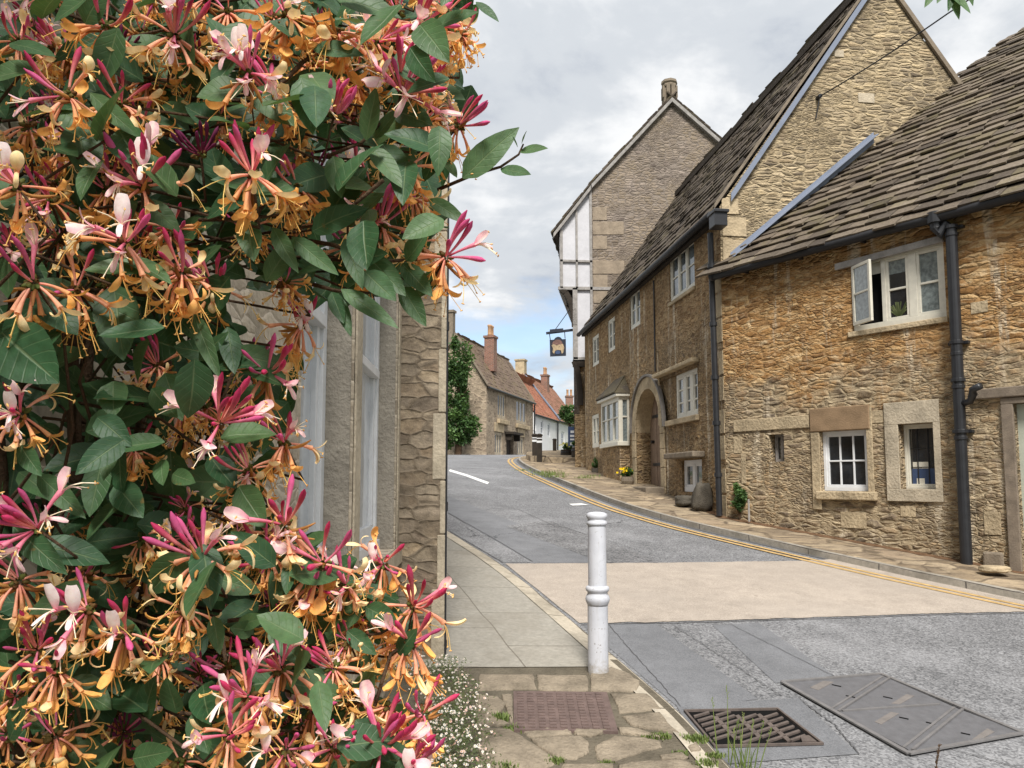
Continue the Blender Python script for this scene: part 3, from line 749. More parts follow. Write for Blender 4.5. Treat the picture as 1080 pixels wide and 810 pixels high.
def win(W, s0, s1, z0, z1, n, parent, lights=2, rows=2, fr=.05, mull=.05, bar=.022, mat='cream', glass='glass', name='window', inner=None, barcols=0, label=None):
    """casement: outer frame, mullions, glazing bars (one mesh) and its glass (a sub-part)"""
    m = MB()
    W.box(m, s0, s1, z0, z0 + fr * 1.25, n - .05, n + .012); W.box(m, s0, s1, z1 - fr, z1, n - .05, n + .010)
    W.box(m, s0, s0 + fr, z0 + fr * 1.25, z1 - fr, n - .05, n + .011); W.box(m, s1 - fr, s1, z0 + fr * 1.25, z1 - fr, n - .05, n + .011)
    a = s0 + fr; w = (s1 - s0 - 2 * fr)
    for k in range(1, lights):
        c = a + w * k / lights; W.box(m, c - mull / 2, c + mull / 2, z0 + fr * 1.25, z1 - fr, n - .045, n + .009)
    for L in range(lights):
        x0 = a + w * L / lights + (mull / 2 if L else 0); x1 = a + w * (L + 1) / lights - (mull / 2 if L < lights - 1 else 0)
        sf = bar * 1.25
        W.box(m, x0, x1, z0 + fr * 1.25, z0 + fr * 1.25 + sf, n - .04, n + .002); W.box(m, x0, x1, z1 - fr - sf, z1 - fr, n - .04, n + .002)
        W.box(m, x0, x0 + sf, z0 + fr * 1.25 + sf, z1 - fr - sf, n - .04, n + .001); W.box(m, x1 - sf, x1, z0 + fr * 1.25 + sf, z1 - fr - sf, n - .04, n + .001)
        for r in range(1, rows):
            z = z0 + fr + (z1 - z0 - 2 * fr) * r / rows; W.box(m, x0 + sf, x1 - sf, z - bar / 2, z + bar / 2, n - .036, n - .004)
        for b_ in range(1, barcols + 1):
            c = x0 + (x1 - x0) * b_ / (barcols + 1); W.box(m, c - bar / 2, c + bar / 2, z0 + fr * 1.25 + sf, z1 - fr - sf, n - .035, n - .006)
    o = m.build(name, M[mat], parent, bevel=.004)
    if label: o['label'] = label
    g_ = MB(); W.box(g_, s0 + fr * .5, s1 - fr * .5, z0 + fr, z1 - fr * .5, n - .03, n - .022)
    p = g_.build('pane', M[glass], None); p.parent = o
    return o
def sub(o, part, parent):               # o is a sub-part under a part of the thing `parent`
    o.parent = part
    return o

def slates(m, O, e, up, L, H, wid=(.2, .42), gauge=(.30, .16), th=.022, r=None, keep=None, over=.05, lift=.5):
    """stone slates laid in diminishing courses from the eaves up"""
    e = V(e).normalized(); up = V(up).normalized(); n = e.cross(up).normalized()
    if n.z < 0: n = -n
    h = -over; i = 0
    while h < H:
        g_ = gauge[0] + (gauge[1] - gauge[0]) * max(0, h) / H
        x = -r.random() * wid[0]
        while x < L:
            w = r.uniform(*wid) * (.65 + .35 * g_ / gauge[0])
            c0, c1 = max(0, x), min(L + .05, x + w - .006)
            if c1 - c0 < .05: x += w; continue
            p = O + e * ((c0 + c1) / 2) + up * h
            if keep is None or keep(p):
                t = th * r.uniform(.7, 1.35); dh = r.uniform(-.028, .028); ln = g_ * 1.75
                m.cc = (r.random(), r.random(), r.random(), 1)
                lo = O + e * c0 + up * (h + dh) + n * (th * (lift * (1 - .55 * max(0, h) / H)) * r.uniform(.8, 1.15))
                slope = (up * ln - n * th * lift * (1 - .55 * max(0, h) / H))
                sk = e * (c1 - c0) + n * r.uniform(-.010, .010) + up * r.uniform(-.015, .015)
                m.boxo(lo, sk, slope, n * t)
            x += w
        h += g_; i += 1
    m.cc = (1, 1, 1, 1)

def pieces(name, mat, parent, boxes, bevel=.01):
    """each (wall, s0, s1, z0, z1, n0, n1) becomes a part of its own"""
    for (W_, *b) in boxes:
        m_ = MB(); W_.box(m_, *b); m_.build(name, M[mat], parent, bevel=bevel)
# ================================================================= RIGHT COTTAGE
cx, cy = 3.22, 11.44
WC = Wall((cx, cy), (.588, -.809)); WM = Wall((cx, cy), (-.12, .993)); GM = Wall((cx, cy), (.993, .12))
cot = thing('stone_cottage', (cx, cy, .5), 'ochre rubble stone cottage with stone slate roof and two low windows beside a black downpipe', 'house')
EZ = 4.42
ops = []
def rect(W, u0, u1, v0, v1, n=0):
    a, _ = W.px(u0, (v0 + v1) / 2, n); b, _ = W.px(u1, (v0 + v1) / 2, n); um = (u0 + u1) / 2
    _, zt_ = W.px(um, v0, n); _, zb = W.px(um, v1, n)
    return min(a, b), max(a, b), zb, zt_
UW = rect(WC, 898, 997, 265, 342)
LW = rect(WC, 866, 915, 454, 518); SW = rect(WC, 949, 986, 446.5, 516); TW = rect(WC, 811, 827, 458, 487)
DR = rect(WC, 1074, 1118, 424, 607)
ops = [(*UW, .10), (*LW, .13), (*SW, .17), (*TW, .18), (DR[0], DR[1], -.4, DR[3], .16)]
m = MB(); wall_mesh(m, WC, 0, 9.0, -1.2, EZ, ops)
m.face([WC.P(9, -1.2), WC.P(9, EZ), WC.P(9, EZ, -6), WC.P(9, -1.2, -6)])
m.face([WC.P(0.5, -1.2, -6), WC.P(9, -1.2, -6), WC.P(9, EZ, -6), WC.P(0.5, EZ, -6)])
RUP = (-WC.n * 1.0 + V((0, 0, .885))).normalized()
ridge_n = 4.9
m.face([WC.P(9, EZ), WC.P(9, EZ, -6 ), WC.P(9, EZ + .938 * 3, -3)])
m.build('wall', M['cottage'], cot, recalc=False)
# roof
m = MB(); rr = random.Random(3)
nrm = WC.e.cross(RUP); nrm = nrm if nrm.z > 0 else -nrm
base = WC.P(-6, EZ + .03, .16) - V((0, 0, .16 * .938))
def keepc(p): return (p - GM.o).dot(GM.n) > -.25
slates(m, WC.P(-6, EZ + .02 - .16 * .938, .16), WC.e, RUP, 15.2, ridge_n * 1.37, wid=(.16, .40), gauge=(.235, .135), th=.026, r=rr, keep=keepc, lift=2.4)
o_ = WC.P(-6, EZ - .16 * .938, .16); rl = RUP * (ridge_n * 1.371)
m.cc = (.1, .3, .3, 1)
sr = -(WC.P(0, EZ - .15, .15) + rl - GM.o).dot(GM.n) / WC.e.dot(GM.n) + .1
m.face([WC.P(-.12, EZ - .15, .15), WC.P(9.1, EZ - .15, .15), WC.P(9.1, EZ - .15, .15) + rl, WC.P(sr, EZ - .15, .15) + rl])
sr = -(WC.P(0, EZ - .15, .15) + rl - GM.o).dot(GM.n) / WC.e.dot(GM.n) + .1
m.face([WC.P(sr, EZ - .15, .15) + rl, WC.P(9.1, EZ - .15, .15) + rl, WC.P(9.1, EZ, -10), WC.P(sr + 4, EZ, -10)])
roofc = m.build('roof', M['slate'], cot)
# lead flashing where the roof meets the taller gable
g0, g1 = GM.px(770, 277), GM.px(921, 149)
m = MB(); d = (GM.P(*g1) - GM.P(*g0)); 
m.boxo(GM.P(g0[0], g0[1] - .04, .004), d, V((0, 0, .19)), GM.n * .016)
up_ = V((0, 0, .08)); m.boxo(GM.P(g0[0], g0[1], .02) + up_, d, GM.n * .13 - V((0, 0, .03)), V((0, 0, .012)))
m.build('flashing', M['lead'], cot, recalc=True)
# gutter
m = MB(); gz0 = EZ - .13
gl = [WC.P(a, gz0 - .01 * (a > 3), .17) for a in [x * .45 for x in range(0, 21)]]
m.tube(gl, .062, 10)
for a in [x * .9 + .5 for x in range(0, 9)]: m.box(WC.P(a, gz0, .10), WC.e * .012, WC.n * .09, V((0, 0, .05)))
m.tube([WC.P(-.06, gz0, .17), WC.P(.0, gz0, .17)], .066, 10)
m.build('gutter', M['blacksoft'], cot, smooth=True)
m = MB(); WC.box(m, .0, 9.0, EZ - .12, EZ + .02, .003, .06); m.build('eaves_board', M['darktimber'], cot)
# big soil and rainwater pipe
s_t, _ = WC.px(985, 212, .17); s_a, z_a = WC.px(1003, 240, .1); s_b, z_b = WC.px(1019.5, 597, .1)
m = MB(); rp_ = .062
pts = [WC.P(s_t, gz0 - .02, .17), WC.P(s_t, gz0 - .14, .165), WC.P(s_t + .03, gz0 - .22, .15), WC.P(s_a - .05, z_a + .06, .11), WC.P(s_a, z_a - .03, .10)]
m.tube(pts, rp_ * .95, 14)
m.tube([WC.P(s_a, z_a, .10), WC.P(s_a + (s_b - s_a) * .5, (z_a + z_b) / 2, .10), WC.P(s_b, z_b - .25, .10)], rp_, 16)
def pz(v): return WC.px(1010, v, .1)[1]
def ps(z): return s_a + (s_b - s_a) * (z_a - z) / (z_a - z_b)
for v, rr_ in ((238, 1.25), (246, 1.15), (361, 1.2), (373, 1.1), (401, 1.25), (408, 1.15), (455, 1.35), (462, 1.15)):
    z = pz(v); m.tube([WC.P(ps(z), z + .02, .10), WC.P(ps(z), z - .02, .10)], rp_ * rr_, 16)
m.tube([WC.P(s_t, gz0 + .05, .17), WC.P(s_t, gz0 - .08, .17)], rp_ * 1.35, 14)
for v in (238, 361, 455):
    z = pz(v); WC.box(m, ps(z) - .11, ps(z) + .11, z - .018, z + .018, .0, .06)
m.build('downpipe', M['black'], cot, smooth=False, bevel=.004)
m = MB()
q = [WC.px(1012, 426, .12), WC.px(1022, 423, .16), WC.px(1026, 415, .17), WC.px(1026, 411, .18), WC.px(1035, 407, .2)]
m.tube([WC.P(a, z, .10 + .03 * k) for k, (a, z) in enumerate(q)], [.038, .038, .045, .038, .040], 12)
m.build('waste_pipe', M['black'], cot, smooth=True)
# upper casement: three lights, the far one standing open
s0, s1, z0, z1 = UW; w3 = (s1 - s0) / 3
win(WC, s0 + w3, s1, z0, z1, -.03, cot, lights=2, rows=2, fr=.055, mull=.10, bar=.028, glass='glasspale', label='cream casement with two fixed lights of mottled glass')
m = MB(); WC.box(m, s0, s0 + w3 + .001, z0, z0 + .07, -.08, -.018); WC.box(m, s0, s0 + w3 + .001, z1 - .055, z1, -.08, -.02); WC.box(m, s0, s0 + .055, z0 + .07, z1 - .055, -.08, -.019)
opn = m.build('open_window', M['cream'], cot, bevel=.004); opn['label'] = 'cream window light with its casement standing open'
m = MB(); a = R(26); ed = (WC.e * math.cos(a) + WC.n * math.sin(a)); hn = ed.cross(V((0, 0, 1))).normalized(); o0 = WC.P(s0 + .03, z0 + .07, -.01); ww, hh = w3 - .02, z1 - z0 - .13
for (x, y, wx, wy) in ((0, 0, ww, .045), (0, hh - .04, ww, .04), (0, .045, .04, hh - .085), (ww - .04, .045, .04, hh - .085), (.04, hh * .5, ww - .08, .025)):
    m.boxo(o0 + ed * x + V((0, 0, y)), ed * wx, V((0, 0, wy)), hn * .035)
sub(m.build('casement', M['cream'], None, bevel=.003), opn, cot)
m = MB(); m.boxo(o0 + ed * .03 + V((0, 0, .03)) + hn * .015, ed * (ww - .06), V((0, 0, hh - .06)), hn * .006); sub(m.build('pane', M['glasspale'], None), opn, cot)
m = MB(); WC.box(m, s0 + .055, s0 + w3, z0 + .07, z1 - .2, -.095, -.09); sub(m.build('room_shade', M['hollow_shade'], None), opn, cot)  # thin black sheet painted for the unlit room behind
m = MB(); WC.box(m, s0 + .055, s0 + w3, z1 - .2, z1 - .055, -.088, -.084); sub(m.build('blind', M['cream'], None), opn, cot)
# darker middle light with blind and a little pot plant showing
m = MB(); WC.box(m, s0 + w3 + .09, s0 + 2 * w3 - .02, z0 + .08, z1 - .26, -.0515, -.050); m.build('dark_pane', M['glass'], cot)
m = MB(); r5 = random.Random(5)
for k in range(26):
    a = r5.uniform(0, 6.28); b_ = WC.P(s0 + w3 * 1.5, z0 + .10, -.046); tip = b_ + WC.e * .10 * math.cos(a) + V((0, 0, .05 + .15 * r5.random()))
    m.bar(b_, tip, .016, .003, up=WC.n)
m.build('windowsill_plant', M['sageleaf'], cot)
m = MB(); m.boxo(WC.P(*WC.px(882, 279), .002), WC.P(*WC.px(996, 248)) - WC.P(*WC.px(882, 279)), V((0, 0, -.085)), WC.n * .045); m.build('lintel', M['timber'], cot, recalc=True, bevel=.006)
m = MB(); WC.box(m, s0 - .06, s1 + .02, z0 - .07, z0 - .002, .002, .03); m.build('sill', M['dress'], cot, bevel=.008)
# lower six-pane sash in stone jambs
s0, s1, z0, z1 = LW
win(WC, s0, s1, z0, z1, -.07, cot, lights=1, rows=2, fr=.045, bar=.022, mat='white', barcols=2, label='white six pane sash window')
m = MB(); q = rect(WC, 855, 918, 429, 454); WC.box(m, q[0], q[1], z1, q[3], .003, .035); m.build('lintel', M['lintel'], cot, bevel=.012)
pieces('jamb', 'dress', cot, [(WC, s0 - .13, s0 - .002, z0 - .25, z1 - .003, .002, .025), (WC, s1 + .002, s1 + .085, z0 - .02, z1 + .28, .002, .022)])
m = MB(); WC.box(m, s0 - .06, s1 + .12, z0 - .115, z0 - .003, .001, .07); m.build('sill', M['dress'], cot, bevel=.015)
# small deep window in a single stone surround
s0, s1, z0, z1 = SW
q = rect(WC, 934.5, 993, 423, 529)
m = MB(); WC.box(m, q[0], q[1], z1, q[3] , .002, .024); WC.box(m, q[0], q[1], q[2], z0, .002, .026); WC.box(m, q[0], s0, z0, z1, .002, .023); WC.box(m, s1, q[1], z0, z1, .002, .023)
m.build('window_surround', M['dresspale'], cot, bevel=.006)
win(WC, s0, s1, z0, z1, -.13, cot, lights=1, rows=1, fr=.03, bar=.02, mat='cream', label='small fixed window with leaded lights and blue boxes behind')
m = MB(); c1, c2 = s0 + (s1 - s0) * .35, s0 + (s1 - s0) * .66
for c_ in (c1, c2): WC.box(m, c_ - .006, c_ + .006, z0 + .06, z1 - .06, -.148, -.142)
WC.box(m, s0 + .06, s1 - .06, z0 + (z1 - z0) * .62, z0 + (z1 - z0) * .63, -.149, -.143); WC.box(m, s0 + .06, s1 - .06, z0 + (z1 - z0) * .33, z0 + (z1 - z0) * .34, -.149, -.143)
m.build('leading', M['blacksoft'], cot)
m = MB(); WC.box(m, s0 + .07, s1 - .035, z0 + .05, z0 + .25, -.151, -.149); m.build('blue_box', M['blueboard'], cot)
m = MB(); WC.box(m, s0 + .08, s1 - .14, z0 + .24, z0 + .33, -.1512, -.1492); WC.box(m, s0 + .12, s1 - .2, z0 + .06, z0 + .13, -.1484, -.1474); m.build('pale_box', M['cream'], cot)
# slit window, old lintel and patch stones
s0, s1, z0, z1 = TW
win(WC, s0 + .02, s1, z0, z1, -.13, cot, lights=2, rows=1, fr=.02, mull=.03, bar=.012, mat='timber', label='tiny slit window')
q = rect(WC, 774, 854, 439, 455); bl = [(WC, q[0], q[1], q[2] + .02, q[3] - .02, .002, .02)]
for (u0, u1, v0, v1, dp) in ((774, 783, 461, 478, .007), (782, 787, 478, 510, .007), (916, 932, 433, 446, .007), (950, 966, 534, 545, .006), (1038, 1056, 540, 564, .008), (887, 914, 540, 557, .006), (1024, 1042, 318, 330, .006)):
    q = rect(WC, u0, u1, v0, v1); bl.append((WC, *q, .002, dp))
pieces('dressed_block', 'dress', cot, bl, .012)
m = MB(); q = rect(WC, 1038, 1060, 582, 600); WC.box(m, q[0], q[1], q[2], q[3], .002, .05); m.build('plinth_stone', M['dressgrey'], cot, bevel=.03)
# door with timber frame
s0, s1, z0, z1 = DR
m = MB(); WC.box(m, s0 - .12, s0 + .0, gz(5.6, 8.1) - .05, z1, -.05, .03); WC.box(m, s1, s1 + .12, -.3, z1, -.05, .03); WC.box(m, s0 - .12, s1 + .12, z1, z1 + .07, -.05, .031)
m.build('door_frame', M['doorwood'], cot, bevel=.008)
a0 = WC.px(1029, 421)[0]; m = MB(); WC.box(m, a0, s1 + .3, z1 + .075, z1 + .19, .002, .06); m.build('lintel', M['doorwood'], cot, bevel=.012)
m = MB(); WC.box(m, s0, s1, -.2, z1, -.12, -.08); dd = m.build('door', M['greendoor'], cot)
m = MB()
for k in range(3): WC.box(m, s0 + .08, s1 - .1, z0 + .75 + k * .36, z0 + 1.05 + k * .36, -.0798, -.076)
sub(m.build('pane', M['glassblue'], None), dd, cot)

# ================================================================= TALL BROWN HOUSE
hs = thing('tall_house', (cx, cy, .6), 'tall brown rubble house with steep roof, arched oak door and square bay window', 'house')
HL = 9.75; HE = 5.42; HD = 5.66; HR = 9.42
A_ = rect(WM, 706, 732.5, 260, 311); B_ = rect(WM, 664.4, 675, 304.5, 345.5); C_ = rect(WM, 641, 648.5, 335.5, 370.5); D_ = rect(WM, 624.5, 631.5, 353.5, 385.5)
K_ = rect(WM, 711, 736, 391, 440); F_ = rect(WM, 719.5, 740.5, 485, 519); T_ = rect(WM, 624, 631.5, 437, 472)
dA = WM.px(697.5, 460)[0]; dB = WM.px(671.5, 460)[0]; dz0 = gz(2.7, 15.2) + .02; dz1 = WM.px(684.5, 410)[1]
r1 = WM.px(696, 400)[0]; r0 = K_[0]
ops = [(*A_, .09), (*B_, .09), (*C_, .09), (*D_, .09), (*F_, .14), (*T_, .12), (dA, dB, -.2, dz1, .38), (K_[0], r1, K_[2], K_[3], .12)]
m = MB(); wall_mesh(m, WM, 0, HL, -1, HE, ops)
f_ = WM.P(HL, -1); 
m.face([WM.P(HL, -1), WM.P(HL, HE), WM.P(HL, HR, -HD / 2), WM.P(HL, HE, -HD), WM.P(HL, -1, -HD)])
m.face([WM.P(0, -1, -HD), WM.P(HL, -1, -HD), WM.P(HL, HE, -HD), WM.P(0, HE, -HD)])
m.build('wall', M['house'], hs)
m = MB(); m.face([GM.P(0, -1), GM.P(HD, -1), GM.P(HD, HE), GM.P(HD / 2, HR), GM.P(0, HE)]); m.build('gable_wall', M['gable'], hs)
m = MB(); rr = random.Random(11); upm = (-WM.n * (HD / 2) + V((0, 0, HR - HE))).normalized(); SL = math.hypot(HD / 2, HR - HE)
slates(m, WM.P(0.02, HE - .12, .10), WM.e, upm, HL + .05, SL + .12, wid=(.22, .45), gauge=(.30, .17), th=.024, r=rr, lift=2.0)
upb = (WM.n * (HD / 2) + V((0, 0, HR - HE))).normalized()
m2_ = WM.P(0, HE, -HD); slates(m, m2_, WM.e, upb, HL, SL, wid=(.3, .5), gauge=(.3, .2), th=.025, r=rr)
m.cc = (.1, .3, .3, 1)
m.face([WM.P(0.01, HE - .14, .08), WM.P(HL, HE - .14, .08), WM.P(HL, HR - .02, -HD / 2), WM.P(0.01, HR - .02, -HD / 2)])
m.box(WM.P(HL / 2, HR + .03, -HD / 2), WM.e * HL / 2, WM.n * .13, V((0, 0, .06)))
m.build('roof', M['slatedark'], hs)
# verge: pale stone edge with lead strip
m = MB(); a, b_ = GM.P(-.10, HE + .02, .003), GM.P(HD / 2, HR + .13, .003); m.boxo(a, b_ - a, V((0, 0, -.07)), GM.n * .04)
a, b_ = GM.P(HD + .10, HE + .02, .003), GM.P(HD / 2, HR + .13, .003); m.boxo(a, b_ - a, V((0, 0, -.12)), GM.n * .05); m.build('verge_coping', M['dressgrey'], hs, recalc=True)
m = MB(); a, b_ = GM.P(.16, HE + .06, .055), GM.P(HD / 2 - .02, HR - .10, .055); m.boxo(a, b_ - a, V((0, 0, .13)), GM.n * .02); m.build('flashing', M['lead'], hs, recalc=True)
m = MB()
for k, (z, w, h) in enumerate(((4.95, .42, .30), (4.55, .62, .34), (5.3, .3, .25))): GM.box(m, .03, w, z, z + h, .002, .016)
for z in (.6, 1.0, 1.5, 1.9, 2.4, 2.8, 3.3, 3.7, 4.1): WM.box(m, .0, .16 + .14 * ((int(z * 10)) % 2), z, z + .36, .002, .012)
m.build('quoin', M['dress'], hs, bevel=.01)
bl = []
for (u, v, w, h) in ((905, 108, .28, .16), (880, 60, .16, .12)):
    a, z = GM.px(u, v); bl.append((GM, a, a + w, z, z + h, .002, .012))
pieces('dressed_block', 'dresspale', hs, bl)
# gutter, hopper and rainwater pipe
m = MB(); m.tube([WM.P(a, HE - .16, .17) for a in (-.05, 2, 4, 6, 8, HL + .05)], .06, 10); m.build('gutter', M['blacksoft'], hs, smooth=True)
m = MB(); WM.box(m, 0, HL, HE - .22, HE - .1, .003, .09); m.build('eaves_board', M['darktimber'], hs)
sp0, zp0 = WM.px(757, 214, .12); sp1, zp1 = WM.px(766, 540, .1)
m = MB(); m.boxo(WM.P(sp0 - .12, HE - .42, .02), WM.e * .24, WM.n * .2, V((0, 0, .22))); m.boxo(WM.P(sp0 - .15, HE - .22, .0), WM.e * .30, WM.n * .24, V((0, 0, .05))); m.build('hopper', M['black'], hs, bevel=.01, recalc=True)
m = MB(); A0 = WM.P(.10, HE - .4, .12); A1 = WM.P(.05, gz(3.2, 11.5) + .05, .10)
m.tube([A0, A1], .045, 12)
for f in (.12, .33, .52, .68, .86): 
    p = A0.lerp(A1, f); m.tube([p + V((0, 0, .03)), p - V((0, 0, .03))], .06, 12)
m.build('rainwater_pipe', M['black'], hs)
m = MB(); a, z = WM.px(690.5, 300); z2 = WM.px(692, 392)[1]; m.tube([WM.P(a, HE - .3, .02), WM.P(a, z2, .02)], .014, 6); m.build('cable', M['blacksoft'], hs)
# windows
win(WM, *A_, -.03, hs, lights=3, rows=2, fr=.05, mull=.06, bar=.025, glass='glassblue', label='cream three light casement under the eaves')
for q in (B_, C_, D_): win(WM, *q, -.03, hs, lights=2, rows=2, fr=.06, mull=.06, bar=.025, glass='glassblue')
win(WM, *T_, -.03, hs, lights=2, rows=2, fr=.07, mull=.08, bar=.03, glass='glasspale', label='tall narrow cream window')
win(WM, *K_, -.06, hs, lights=3, rows=3, fr=.06, mull=.14, bar=.03, glass='glassblue', label='cream three light window with small panes under a drip stone')
m = MB(); WM.box(m, K_[1] + .01, r1, K_[2], K_[3], -.119, -.05); m.build('blocked_opening', M['house'], hs)
m = MB(); WM.box(m, K_[0] - .1, r1 + .08, K_[3] + .06, K_[3] + .13, .002, .14); WM.box(m, r1 - .02, r1 + .06, K_[2] - .05, K_[3] + .06, .002, .03); m.build('drip_stone', M['dress'], hs, bevel=.015)
pieces('sill', 'dress', hs, [(WM, K_[0] - .06, K_[1] + .35, K_[2] - .10, K_[2] - .003, .002, .07), (WM, A_[0] - .04, A_[1] + .04, A_[2] - .07, A_[2] - .003, .002, .04)])
win(WM, *F_, -.05, hs, lights=2, rows=1, fr=.07, mull=.10, bar=.03, mat='white', glass='glassblue', label='white low basement window under a stone hood')
q = rect(WM, 712, 744, 478, 486); m = MB(); WM.box(m, q[0], q[1], F_[3] + .03, F_[3] + .13, .002, .22); m.build('window_hood', M['dressgrey'], hs, bevel=.02)
# arched doorway
mid = (dA + dB) / 2; hw = (dB - dA) / 2; spring = dz1 - hw * 1.0
def arc(k, n, grow=0, lift=0):          # four-centred pointed arch
    t_ = k / n; x = math.cos(math.pi * t_); y = (1 - abs(x) ** 2.1) ** .5
    return mid + (hw + grow) * x, spring + (dz1 - spring + lift) * y
m = MB(); N = 20
for k in range(N):
    (x0, y0), (x1, y1) = arc(k, N), arc(k + 1, N)
    m.prism([WM.P(x0, y0, .0015), WM.P(x1, y1, .0015), WM.P(x1, dz1 + .001, .0015), WM.P(x0, dz1 + .001, .0015)], -WM.n * .379)
m.build('arch_infill', M['dress'], hs, recalc=True)
m = MB()
for k in range(N):
    (x0, y0), (x1, y1), (X0, Y0), (X1, Y1) = arc(k, N), arc(k + 1, N), arc(k, N, .26, .25), arc(k + 1, N, .26, .25)
    m.prism([WM.P(x0, y0, .003), WM.P(x1, y1, .003), WM.P(X1, Y1, .003), WM.P(X0, Y0, .003)], WM.n * .03)
for (a, b_) in ((dA - .26, dA - .001), (dB + .001, dB + .26)):
    z = dz0 - .3
    while z < spring - .01:
        h = min(rnd.uniform(.28, .42), spring - z); WM.box(m, a, b_, z + .004, z + h - .004, .003, .03 + rnd.uniform(0, .008)); z += h
m.build('door_surround', M['dress'], hs, recalc=True, bevel=.008)
m = MB()
for k in range(N // 1):
    (x0, y0), (x1, y1), (X0, Y0), (X1, Y1) = arc(k, N, .265, .255), arc(k + 1, N, .265, .255), arc(k, N, .315, .30), arc(k + 1, N, .315, .30)
    m.prism([WM.P(x0, y0, .003), WM.P(x1, y1, .003), WM.P(X1, Y1, .003), WM.P(X0, Y0, .003)], WM.n * .07)
m.build('hood_mould', M['hoodgrey'], hs, recalc=True)
m = MB()
for k in range(7):
    a = dA + (dB - dA) * k / 7; WM.box(m, a + .004, a + (dB - dA) / 7 - .004, dz0 - .2, dz1 - .02, -.36, -.30 + .006 * (k % 3))
dr = m.build('door', M['wood'], hs, bevel=.004)
m = MB()
for z in (dz0 + .45, dz0 + 1.45): WM.box(m, dA + .05, dB - .2, z, z + .06, -.298, -.28)
m.tube([WM.P(dB - .3, dz0 + .95, -.29), WM.P(dB - .3, dz0 + .95, -.22)], .035, 10)
sub(m.build('handle', M['black'], None), dr, hs)
m = MB(); WM.box(m, dA - .2, dB + .2, dz0 - .25, dz0 + .03, -.02, .38); m.build('doorstep', M['dressgrey'], hs, bevel=.02)
# square bay window on a stone base
b0 = WM.px(664, 450)[0]; nb = .24; b1 = WM.px(634, 450, nb)[0]
zb0, zb1 = WM.px(660, 466)[1], WM.px(659, 420)[1]; zg = gz(2.2, 17) - .4
m = MB(); WM.box(m, b0 + .03, b1 - .03, zg, zb0 - .10, 0, nb - .02); bay = m.build('bay_base', M['house'], hs)
m = MB(); WM.box(m, b0 - .03, b1 + .03, zb0 - .10, zb0, 0, nb + .04); m.build('bay_sill', M['cream'], hs, bevel=.01)
m = MB()
WM.box(m, b0, b0 + .09, zb0, zb1, nb - .09, nb); WM.box(m, b1 - .09, b1, zb0, zb1, nb - .09, nb); WM.box(m, b0, b0 + .07, zb0, zb1, 0, .05)
WM.box(m, b0 + .09, b1 - .09, zb0, zb0 + .05, nb - .07, nb - .005); WM.box(m, b0 + .09, b1 - .09, zb1 - .09, zb1, nb - .07, nb - .005)
for k in (1, 2): a = b0 + (b1 - b0) * k / 3; WM.box(m, a - .03, a + .03, zb0 + .05, zb1 - .09, nb - .07, nb - .006)
zc = (zb0 + zb1) / 2 + .05
WM.box(m, b0 + .09, b1 - .09, zc - .015, zc + .015, nb - .06, nb - .012); WM.box(m, b0 + .008, b0 + .06, zc - .018, zc + .018, .05, nb - .09)
WM.box(m, b0 + .005, b0 + .065, zb1 - .07, zb1, .05, nb - .09)
bw = m.build('bay_window', M['cream'], hs, bevel=.004); bw['label'] = 'cream square bay window with net curtains'
m = MB(); WM.box(m, b0 + .035, b1 - .035, zb0, zb1, .0, nb - .04); sub(m.build('pane', M['glasspale'], None), bw, hs)
m = MB(); WM.box(m, b0 - .07, b1 + .07, zb1, zb1 + .07, 0, nb + .08); m.build('bay_cornice', M['cream'], hs, bevel=.01)
m = MB(); zr = zb1 + .07; a = (b0, b1, zr, zr + .42)
m.prism([WM.P(b0 - .09, zr, nb + .11), WM.P(b1 + .09, zr, nb + .11), WM.P(b1 - .35, zr + .42, .001), WM.P(b0 + .35, zr + .42, .001)], V((0, 0, .035)))
m.face([WM.P(b0 - .09, zr + .001, nb + .11), WM.P(b0 - .09, zr + .001, 0), WM.P(b0 + .35, zr + .42, .001)])
m.face([WM.P(b1 + .09, zr + .001, nb + .11), WM.P(b1 + .09, zr + .001, 0), WM.P(b1 - .35, zr + .42, .001)])
m.build('bay_roof', M['slatedark'], hs)

# overhead wire from the gable
a, z = GM.px(862, 104); p0 = GM.P(a, z, .06); p1 = at(1000, 14, 9.0); p2 = at(1100, -52, 7.0)
w = MB(); pts = [p0.lerp(p1, k / 8) - V((0, 0, .03 * math.sin(math.pi * k / 8))) for k in range(9)] + [p1.lerp(p2, k / 6) for k in range(1, 7)]
w.tube(pts, .010, 6); tag(w.build('overhead_wire', M['blacksoft']), 'thin black wire rising from a bracket on the pale gable wall', 'wire')
w = MB(); w.tube([GM.P(a, z, .0), GM.P(a, z, .10)], .035, 8); w.tube([GM.P(a, z, .08), GM.P(a - .05, z - .35, .02)], .010, 6); w.build('wire_bracket', M['black'], hs)
# ================================================================= TIMBER-FRAMED INN
IY = 22.0
WI = Wall((0, IY), (1, 0))              # gable plane, s = x
inn = thing('timber_framed_inn', (2.4, IY, 1.6), 'tall inn with grey gable, white timber framed jetty and stone lantern on top', 'inn')
def ix(u, v): return WI.px(u, v)
cxn = ix(625, 300)[0]; ax, az = ix(708, 104); lx, lz = ix(623.5, 195); ex, ez = ix(583.5, 246); rx, rz = ix(770, 158)
sl2 = (rz - az) / (rx - ax); RX = 8.4; RZ = az + sl2 * (RX - ax)
jx0, jz0 = ix(590.5, 304); jx1 = ix(604.5, 340)[0]; _, jz1 = ix(610, 379)
m = MB(); m.face([WI.P(cxn, .5), WI.P(RX - .2, .5), WI.P(RX - .2, RZ - .05), WI.P(ax, az - .05), WI.P(lx + .06, lz - .05), WI.P(cxn, lz - .1)])
DEP = 7.0; SH = .16
def bk(y): return V((SH * y, y, 0))
